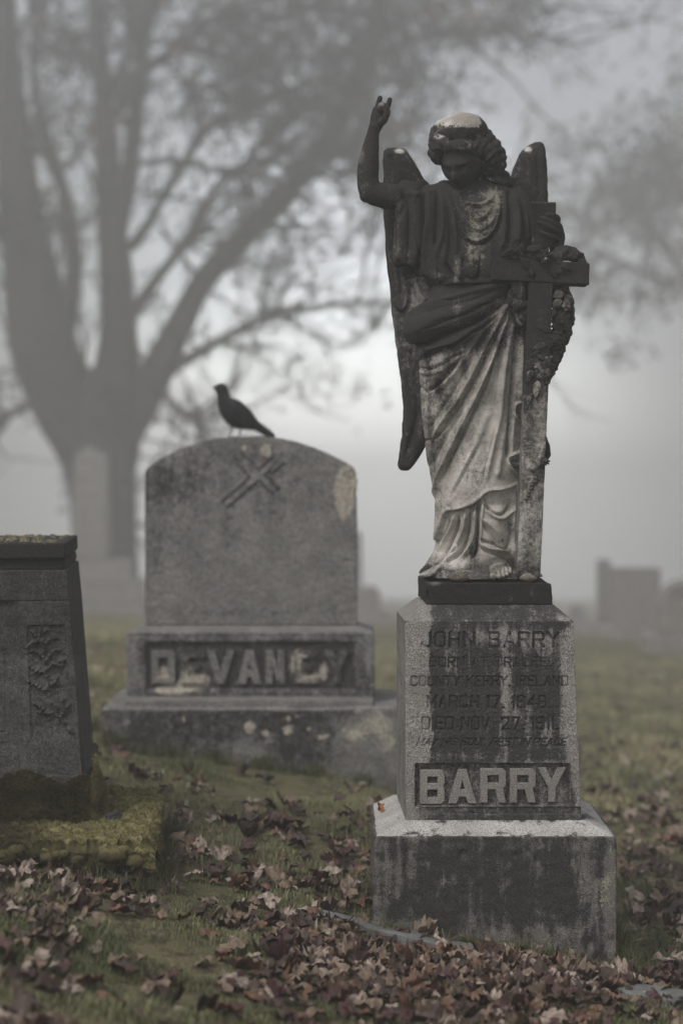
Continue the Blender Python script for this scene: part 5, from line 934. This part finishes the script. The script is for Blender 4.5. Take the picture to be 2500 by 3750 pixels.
# ------------------------------------------------------------------ trees
GS = {'old_tree': .72, 'faint_tree': .40}
def tree(name, lab, limbs, Y0, twigs, clumps, trunk_idx, root, leafmat='twigs', cl_r=.5, cl_n=60, leafsize=.07, extra_clumps=()):
    t = thing(name, lab, 'tree', root, 'trees in the fog'); parts = []; rnd = np.random.default_rng(5 + len(limbs)); tips = []; tparts = []
    Ls = []
    for k, (pts, r, yo) in enumerate(limbs):
        pp = [P(a * .935, b_ * .935, Y0 + 2 * np.interp(i / (len(pts) - 1), [0, 1], yo)) for i, (a, b_) in enumerate(pts)]; rr = [q * (.90 if max(r) > 60 else .72) * .935 * Y0 / F for q in r]
        V, Fs = tube(pp, rr, 14 if max(r) > 50 else 9, 6); V = V + (fbm(V, 3, 3, k) - .5)[:, None] * .06 * min(1, max(rr) * 3)
        (tparts if k in trunk_idx else parts).append((V, Fs)); Ls.append((np.array(pp), np.array(rr)))
    obj('trunk', mesh_from('trunk', *join(tparts)), M['bark'], t); obj('limbs', mesh_from('limbs', *join(parts)), M['bark'], t)
    # random sub-branches
    tw = []
    def grow(p, d, L, r, lev):
        n = 4; pts = [p]; 
        for i in range(n): 
            d = d + rnd.normal(0, .22, 3) + np.array((0, 0, .03)); d = d / np.linalg.norm(d); pts.append(pts[-1] + d * L / n)
        tw.append(tube(pts, np.linspace(r, r * .35, n + 1), 5, 1, cap=False))
        if lev == 0: tips.append(pts[-1]); tips.append(pts[2]); return
        for i in range(3 if lev > 1 else 3):
            k = rnd.integers(1, n + 1); q = pts[k]; dd = d + rnd.normal(0, .65, 3); dd = dd / np.linalg.norm(dd); grow(q, dd, L * rnd.uniform(.5, .75), r * .5, lev - 1)
    for (pp, rr) in Ls:
        q = smooth_path(pp, per=5); n = len(q)
        for j in range(twigs):
            k = rnd.integers(int(n * .35), n); tg = q[min(k, n - 1)] - q[max(k - 1, 0)] if k > 0 else q[1] - q[0]; tg = tg / (np.linalg.norm(tg) + 1e-9)
            d = tg + rnd.normal(0, .7, 3); d = d / np.linalg.norm(d); grow(q[k], d, rnd.uniform(.9, 2.2) * Y0 / 20 * GS[name], .034 * Y0 / 20, 2)
    V, Fs = join(tw); b = obj('branches', mesh_from('branches', V, Fs), M['bark'], t); b['kind'] = 'stuff'
    tips = np.array(tips); sel = tips[rnd.random(len(tips)) < clumps]; ex = [P(a * .935, b_ * .935, Y0 + rnd.uniform(-2, 4)) + rnd.normal(0, sd * Y0 / 20, 3) for (a, b_, sd, n) in extra_clumps for _ in range(n)]
    if len(ex): sel = np.vstack([sel, np.array(ex)])
    C = np.repeat(sel, cl_n, 0) + rnd.normal(0, cl_r * .45, (len(sel) * cl_n, 3)) * np.array((1, 1, .6)); k = len(C); d1 = rnd.normal(0, 1, (k, 3)); d1 /= np.linalg.norm(d1, axis=1)[:, None]; d2 = np.cross(d1, rnd.normal(0, 1, (k, 3))); d2 /= np.linalg.norm(d2, axis=1)[:, None]
    sz = leafsize * rnd.uniform(.6, 1.3, k)[:, None]; V = np.stack([C - d1 * sz, C - d2 * sz * .5, C + d1 * sz, C + d2 * sz * .5], 1).reshape(-1, 3); me = mesh_from('crown', V, np.arange(4 * k).reshape(-1, 4), False)
    c = obj('crown', me, M[leafmat], t); c['kind'] = 'stuff'
    if leafmat == 'twigs':
        me.materials.append(M['rust_foliage']); mi = (vnoise(C * .8, 3) > .70).astype(np.int32); me.polygons.foreach_set('material_index', mi)
    return t
limbs = [([(405, 2300), (408, 2100), (402, 1950), (390, 1780), (370, 1600)], [158, 145, 150, 165, 190], (0, 0)), ([(360, 1760), (250, 1560), (170, 1350), (130, 1120), (90, 850), (50, 500), (20, 200), (0, -60)], [150, 150, 150, 125, 95, 70, 62, 60], (0, -1.0)),
 ([(420, 1760), (450, 1560), (465, 1300), (450, 1050), (430, 750), (410, 480), (390, 200), (370, -60)], [150, 120, 85, 75, 62, 50, 40, 36], (0, .3)), ([(430, 1000), (490, 760), (520, 560), (540, 330), (565, 130), (600, -60)], [60, 55, 48, 42, 42, 44], (.2, -.6)),
 ([(480, 1700), (600, 1480), (700, 1280), (790, 1110), (920, 960), (1050, 830), (1180, 680), (1280, 540), (1370, 380), (1450, 180), (1490, -20)], [90, 80, 64, 56, 58, 56, 52, 50, 50, 52, 50], (0, 1.8)), ([(520, 1230), (600, 1110), (680, 1010), (740, 920), (800, 800), (880, 700), (960, 640), (1010, 570), (1070, 545), (1120, 590)], [40, 32, 29, 27, 26, 24, 20, 15, 12, 9], (0, -.8)),
 ([(520, 960), (590, 860), (650, 750), (720, 640), (780, 540), (840, 480), (940, 430), (1040, 395), (1140, 350), (1220, 320), (1320, 310)], [34, 28, 26, 26, 27, 26, 24, 22, 20, 18, 14], (0, -1.3)), ([(540, 1560), (680, 1440), (800, 1370), (950, 1290), (1100, 1230), (1300, 1195), (1520, 1190), (1750, 1240)], [54, 38, 30, 26, 24, 21, 17, 11], (0, 2.2)),
 ([(490, 650), (600, 632), (720, 630), (820, 660), (900, 660), (1020, 640), (1200, 660), (1400, 690), (1560, 700)], [18, 20, 20, 20, 18, 17, 15, 12, 9], (0, 1.2)), ([(470, 420), (520, 300), (620, 230), (720, 160), (820, 80), (920, 30), (1060, -40)], [34, 28, 26, 24, 22, 20, 18], (-.4, -1.5)),
 ([(250, 1350), (290, 1050), (260, 800), (210, 620), (150, 420), (130, 200), (160, -40)], [60, 48, 40, 34, 28, 22, 18], (.2, .9)), ([(470, 330), (500, 210), (520, 120), (500, -40)], [26, 24, 22, 20], (.2, .6)), ([(590, 1500), (660, 1570), (740, 1640), (800, 1700)], [22, 18, 14, 9], (0, -.6)), ([(150, 1560), (60, 1610), (-60, 1660), (-200, 1680)], [26, 24, 22, 16], (0, -.6)),
 ([(640, 900), (700, 960), (760, 900)], [14, 12, 6], (0, .5)), ([(200, 1180), (80, 1000), (-30, 860), (-150, 700)], [60, 50, 44, 36], (0, -1.2)), ([(1140, 640), (1260, 620), (1400, 560), (1560, 520)], [22, 18, 14, 8], (1, 2)), ([(1400, 280), (1550, 180), (1750, 120), (1950, 130), (2150, 150)], [26, 22, 18, 14, 8], (1.5, 2.5)), ([(1430, 180), (1600, 60), (1800, -20), (2050, -60)], [22, 20, 16, 12], (1.5, 2)), ([(620, 230), (760, 330), (900, 300)], [12, 9, 6], (0, 1)), ([(1250, 560), (1400, 640), (1550, 780), (1650, 900)], [18, 14, 10, 6], (1, 2)), ([(900, 40), (1100, 60), (1300, 30), (1500, 60)], [18, 16, 14, 10], (-1, 1))]
YT = 40.0; root = P(405 * .935, 0, YT); root[2] = gz1(root[0], YT) - .2
ex = [(a, b_, sd, n) for a, b_, sd, n in ((1000, 60, .55, 16), (1250, 60, .55, 18), (1500, 100, .6, 18), (1750, 60, .6, 18), (1950, 130, .45, 10), (1650, 250, .5, 9), (1100, 200, .4, 8), (1500, 330, .5, 7), (1250, 700, .5, 5), (1400, 850, .5, 5), (1150, 1000, .5, 4), (1050, 1400, .4, 4), (200, 300, .5, 12), (120, 650, .5, 10), (280, 500, .45, 8), (300, 800, .4, 6), (700, 120, .35, 7), (850, 240, .35, 6), (1350, 520, .4, 6), (100, 1000, .5, 8), (330, 150, .4, 8))]
tree('old_tree', 'massive many-limbed old tree looming in the fog at left', limbs, YT, 11, .03, {0, 1, 2}, root, cl_n=45, cl_r=.95, leafsize=.10, extra_clumps=ex)
Yr = 58.0
limbs2 = [([(3150, 2600), (3100, 1900), (2980, 1400), (2900, 900), (2850, 300)], [70, 60, 50, 40, 26], (0, 0)), ([(2830, 1400), (2720, 1150), (2600, 950), (2480, 800), (2380, 700)], [34, 28, 22, 16, 8], (0, 1)), ([(2790, 1000), (2700, 800), (2620, 640), (2560, 520)], [28, 22, 16, 8], (0, -1)), ([(2800, 1200), (2650, 1120), (2500, 1060), (2400, 1030)], [22, 18, 12, 7], (0, 0))]
root = P(3150 * .935, 0, Yr); root[2] = gz1(root[0], Yr) - .2
tree('faint_tree', 'faint ragged tree crown in the fog at the right edge', limbs2, Yr, 2, .10, {0}, root, cl_n=60, cl_r=1.3, leafsize=.16, extra_clumps=[(2600, 820, .6, 20), (2530, 700, .55, 12), (2640, 620, .6, 12), (2480, 930, .5, 9), (2450, 780, .4, 6), (2300, 950, .5, 4), (2560, 480, .4, 4)])

# ------------------------------------------------------------------ fallen leaves
def leaf_shape(seed, size=.05):
    rn = np.random.default_rng(seed); half = [(90, 1.0), (82, .84), (75, .84), (68, .70), (62, .56), (55, .72), (48, .92), (42, .78), (34, .76), (27, .64), (20, .50), (10, .60), (2, .68), (-8, .58), (-25, .50), (-50, .42), (-75, .30)]
    pts = [(math.radians(a), r * rn.uniform(.92, 1.08)) for a, r in half] + [(math.radians(180 - a), r * rn.uniform(.92, 1.08)) for a, r in half[::-1][:-1]]
    if seed % 4 == 2: pts = [(a, .80 * (.50 + .5 * abs(math.sin(a)) ** 1.5) * rn.uniform(.94, 1.06)) for a, r in pts]
    if seed % 5 == 3: pts = [(a, r * (1 if math.cos(a) > -.2 else rn.uniform(.35, .8))) for a, r in pts]
    V = [(0, 0, 0)]; rings = (.35, .7, 1.0); n = len(pts)
    for s in rings:
        for a, r in pts: V.append((math.cos(a) * r * s, math.sin(a) * r * s, 0))
    Fs = [(0, 1 + j, 1 + (j + 1) % n) for j in range(n)]
    for k in range(2):
        for j in range(n): a = 1 + k * n + j; b_ = 1 + k * n + (j + 1) % n; Fs.append((a, a + n, b_ + n)); Fs.append((a, b_ + n, b_))
    V = np.array(V) * size; x, y = V[:, 0], V[:, 1]; c1, c2, c3 = rn.uniform(-7, 11), rn.uniform(-7, 11), rn.uniform(-9, 9)
    V[:, 2] = c1 * x * x + c2 * y * y + c3 * x * y + (fbm(V, 55, 2, seed) - .5) * size * .95; V[:, 2] += (np.abs(x) * rn.uniform(.5, 1.1) if seed % 3 == 0 else 0); V[:, 2] -= np.percentile(V[:, 2], 20)
    st = 1 + 2 * n + n // 1
    # stalk
    a = len(V); q = np.array([(0, 0, 0), (.001, -size * .5, .004), (0, -size * 1.1, .006), (-.0012, 0, 0), (-.0003, -size * .5, .004), (-.0012, -size * 1.1, .006)]); V = np.vstack([V, q]); Fs += [(a, a + 1, a + 4), (a, a + 4, a + 3), (a + 1, a + 2, a + 5), (a + 1, a + 5, a + 4)]
    return V, np.array(Fs)
LC = [('dark brown', (.065, .040, .030), (.034, .022, .018)), ('wine red', (.075, .034, .032), (.042, .022, .021)), ('tan', (.21, .15, .105), (.11, .078, .056)), ('pale pinkish grey', (.36, .29, .24), (.18, .14, .115)), ('rusty brown', (.16, .085, .05), (.085, .048, .032))]
CW = np.array([.34, .14, .24, .16, .12])
leaf_mats = [simple('leaf_' + n.replace(' ', '_'), a, b_, 70, .6, .4, .35, .0015) for n, a, b_ in LC]
shapes = [leaf_shape(40 + k) for k in range(12)]
ND = 6000; cand = []
yy = RNG.uniform(4.25, 17, ND * 4) ** 1.0; 
yy = 3.45 + (17 - 3.45) * RNG.random(ND * 4) ** 1.9; xx = (RNG.uniform(-1.15, 1.15, ND * 4)) * 1250 * yy / F
px_ = 1250 + xx * F / yy; zg_ = gz(xx, yy); py_ = HZ - (zg_ - H) * F / yy
dens = fbm(np.stack([xx, yy, xx * 0], 1), 2.6, 3, 21)
want = .20 + .65 * sstep(.42, .60, dens)
want = want * np.interp(py_, [2300, 2700, 3000, 3200, 3600, 3900], [.25, .30, .35, .8, 1.0, 1.0]) + blobs(px_, py_, [(150, 3350, 260, 110, .7), (1100, 3450, 300, 110, .8), (2000, 3620, 500, 120, .7), (1300, 3280, 90, 120, .7), (2400, 3050, 130, 180, .9), (2400, 3380, 120, 60, .7), (1500, 3600, 400, 80, .8), (900, 3050, 150, 60, .35)]) - blobs(px_, py_, [(420, 3450, 130, 45, .5), (700, 3480, 160, 45, .6), (2350, 3540, 140, 60, .9), (850, 2800, 300, 80, .3), (250, 3720, 150, 60, .4), (2300, 3260, 60, 40, .6), (1000, 3150, 200, 40, .3)])
keep = RNG.random(len(want)) < want * .54
def blocked(x, y, gr=False):
    px = 1250 + x * F / y
    b4 = (x > -.10) & (x < .42) & (np.abs(y - (4.97 - .25 * (x + .07)) - .045) < .05) | (x > .63) & (x < 1.2) & (np.abs(y - (4.70 - .105 * (x - .656)) - .05) < .055); b1 = (b4 if gr else False) | (x > .07) & (x < .79) & (y > 4.99) & (y < 5.51); b2 = (y > 7.2) & (y < 7.85) & (x > -.98) & (x < .26); b3 = (x < -.52 - .085 * (y - 4.95)) & (y > 4.93) & (y < 5.8); return b1 | b2 | b3
keep &= ~blocked(xx, yy); xx, yy, zg_ = xx[keep], yy[keep], zg_[keep]; order = np.argsort(yy); xx, yy, zg_ = xx[order], yy[order], zg_[order]
pxk = 1250 + xx * F / yy; vis = (pxk > -30) & (pxk < 2530) & (HZ - (zg_ - H) * F / yy < 3790); 
n_all = len(xx); rots = np.stack([RNG.normal(0, .25, n_all), RNG.normal(0, .25, n_all), RNG.uniform(0, 6.28, n_all)], 1); scl = RNG.uniform(.5, 1.1, n_all); col = RNG.choice(5, n_all, p=CW); shp = RNG.integers(0, 12, n_all); lift = RNG.uniform(.006, .024, n_all)
meshes = {}; done = 0; rest = []
for k in range(n_all):
    if vis[k] and done < 296:
        key = (shp[k], col[k])
        if key not in meshes:
            V, Fs = shapes[shp[k]]; me = mesh_from('maple_leaf', V, Fs, True); me.materials.append(leaf_mats[col[k]]); meshes[key] = me
        o = bpy.data.objects.new('maple_leaf', meshes[key]); COL.objects.link(o); o.location = (xx[k], yy[k], zg_[k] + lift[k]); o.rotation_euler = rots[k]; o.scale = (scl[k],) * 3
        nm = LC[col[k]][0]; tag(o, 'fallen %s maple leaf lying on the grass in the foreground' % nm, 'leaf', 'fallen %s leaves' % nm); done += 1
    else: rest.append(k)
from mathutils import Euler
Vs, Fl, mi, off = [], [], [], 0
for k in rest:
    V, Fs = shapes[shp[k]]; R3 = np.array(Euler(rots[k]).to_matrix()); Vs.append(V * scl[k] @ R3.T + np.array((xx[k], yy[k], zg_[k] + lift[k]))); Fl.append(Fs + off); off += len(V); mi.append(np.full(len(Fs), col[k]))
me = mesh_from('leaf_litter', np.vstack(Vs), np.vstack(Fl)); [me.materials.append(m_) for m_ in leaf_mats]; me.polygons.foreach_set('material_index', np.concatenate(mi).astype(np.int32))
ll = obj('leaf_litter', me, None); tag(ll, 'scattered brown and reddish fallen leaves across the cemetery lawn', 'leaves', kind='stuff')
# one small leaf on the wash of the pedestal
o = bpy.data.objects.new('maple_leaf', mesh_from('small_leaf', shapes[2][0] * .42, shapes[2][1])); COL.objects.link(o); o.data.materials.append(simple('leaf_orange', (.30, .14, .05), (.2, .09, .04), 60)); q = P(1390, 2957, 5.33); o.location = (q[0], 5.30, .327); o.rotation_euler = (.9, .2, .4); tag(o, 'tiny orange leaf resting on the left slope of the pedestal base', 'leaf')

# ------------------------------------------------------------------ grass
m, nt, b = new_mat('grass_blades'); at = nt.nodes.new('ShaderNodeAttribute'); at.attribute_name = 'hue'
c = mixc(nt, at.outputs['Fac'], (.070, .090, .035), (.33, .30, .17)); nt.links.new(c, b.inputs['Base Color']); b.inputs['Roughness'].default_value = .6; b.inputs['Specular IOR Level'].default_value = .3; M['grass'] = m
def grass_patch(n, y0, y1, pw, ln, wd, tuft=False):
    y = y0 + (y1 - y0) * RNG.random(n) ** pw; x = RNG.uniform(-1.12, 1.12, n) * 1250 * y / F; k = ~blocked(x, y, True); x, y = x[k], y[k]; p3 = np.stack([x, y, x * 0], 1)
    d = fbm(p3, 5, 3, 31); k = RNG.random(len(x)) < .35 + .9 * sstep(.4, .6, d); x, y, d, p3 = x[k], y[k], d[k], p3[k]; z = gz(x, y)
    L = ln * (.45 + 1.1 * sstep(.42, .68, d) + 1.3 * sstep(.62, .72, fbm(p3, 3.3, 3, 91))) * RNG.uniform(.6, 1.3, len(x)); a = RNG.uniform(0, 6.28, len(x)); lean = RNG.uniform(.15, .9, len(x)); dx, dy = np.cos(a), np.sin(a)
    b0 = np.stack([x, y, z - .003], 1); mid = b0 + np.stack([dx * L * lean * .35, dy * L * lean * .35, L * .62], 1); tip = b0 + np.stack([dx * L * lean, dy * L * lean, L * (1 - .25 * lean)], 1)
    s = np.stack([-dy, dx, x * 0], 1) * (wd / 2); s2 = s * .8
    V = np.stack([b0 - s, b0 + s, mid - s2, mid + s2, tip], 1).reshape(-1, 3); base = np.arange(len(x)) * 5
    Fs = np.stack([np.stack([base, base + 1, base + 3], 1), np.stack([base, base + 3, base + 2], 1), np.stack([base + 2, base + 3, base + 4], 1)], 1).reshape(-1, 3)
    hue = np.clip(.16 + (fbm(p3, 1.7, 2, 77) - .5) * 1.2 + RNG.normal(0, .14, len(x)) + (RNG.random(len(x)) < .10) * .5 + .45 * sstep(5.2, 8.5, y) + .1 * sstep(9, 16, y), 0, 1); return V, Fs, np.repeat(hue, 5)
def edge_tufts():   # longer grass left by the mower along the stones
    Vs, Fl, hs_, off = [], [], [], 0
    segs = [((.07, 4.985), (.80, 4.985), 2000, .035), ((.055, 5.0), (.06, 5.5), 700, .05), ((.80, 4.98), (.81, 5.5), 1300, .08), ((.45, 4.97), (.80, 4.96), 500, .055), ((-.95, 4.93), (-.50, 4.93), 900, .04), ((-.49, 4.95), (-.55, 5.8), 900, .05), ((-1.0, 7.18), (.27, 7.18), 2200, .06)]
    for a, b_, n, ln in segs:
        t = RNG.random(n); t = np.clip(t + .04 * np.sin(t * 40), 0, 1); x = a[0] + (b_[0] - a[0]) * t + RNG.normal(0, .012, n); y = a[1] + (b_[1] - a[1]) * t - np.abs(RNG.normal(0, .015, n)); z = gz(x, y)
        L = ln * RNG.uniform(.4, 1.6, n) * (.5 + fbm(np.stack([x, y, x * 0], 1), 9, 2, 3)); aa = RNG.uniform(0, 6.28, n); lean = RNG.uniform(.1, 1.1, n); dx, dy = np.cos(aa), -np.abs(np.sin(aa)) * .7
        b0 = np.stack([x, y, z - .003], 1); mid = b0 + np.stack([dx * L * lean * .35, dy * L * lean * .35, L * .6], 1); tip = b0 + np.stack([dx * L * lean, dy * L * lean, L * (1 - .35 * lean)], 1); s = np.stack([-np.sin(aa), np.cos(aa), x * 0], 1) * .0011
        V = np.stack([b0 - s, b0 + s, mid - s * .8, mid + s * .8, tip], 1).reshape(-1, 3); base = np.arange(n) * 5 + off; Fl.append(np.stack([np.stack([base, base + 1, base + 3], 1), np.stack([base, base + 3, base + 2], 1), np.stack([base + 2, base + 3, base + 4], 1)], 1).reshape(-1, 3)); Vs.append(V); hs_.append(np.repeat(np.clip(RNG.normal(.25, .25, n), 0, 1), 5)); off += len(V)
    return np.vstack(Vs), np.vstack(Fl), np.concatenate(hs_)
gp = [grass_patch(200000, 3.4, 8.2, 1.4, .019, .0020), grass_patch(90000, 7.5, 19, 1.6, .04, .006), edge_tufts()]
off = 0; Vs, Fl, hu = [], [], []
for V, Fs, h_ in gp: Vs.append(V); Fl.append(Fs + off); hu.append(h_); off += len(V)
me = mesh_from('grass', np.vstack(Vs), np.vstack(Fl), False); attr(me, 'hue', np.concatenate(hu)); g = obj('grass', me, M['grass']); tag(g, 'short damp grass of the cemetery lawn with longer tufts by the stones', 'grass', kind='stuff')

# ------------------------------------------------------------------ haze
hx = [(-114, 114), (-34, 160), (-16, 21)]
hv_ = [(x, y, z) for z in hx[2] for y in hx[1] for x in hx[0]]; me = mesh_from('haze', hv_, [(0, 2, 3, 1), (4, 5, 7, 6), (0, 1, 5, 4), (2, 6, 7, 3), (0, 4, 6, 2), (1, 3, 7, 5)], False)
m = bpy.data.materials.new('haze'); m.use_nodes = True; nt = m.node_tree; nt.nodes.clear(); out = nt.nodes.new('ShaderNodeOutputMaterial'); pv = nt.nodes.new('ShaderNodeVolumePrincipled')
pv.inputs['Color'].default_value = (.985, .98, .975, 1); pv.inputs['Density'].default_value = HAZE_DENSITY; pv.inputs['Anisotropy'].default_value = .55; nt.links.new(pv.outputs[0], out.inputs['Volume'])
hz = obj('haze', me, m); tag(hz, 'pale fog filling the cemetery', 'fog', kind='stuff')
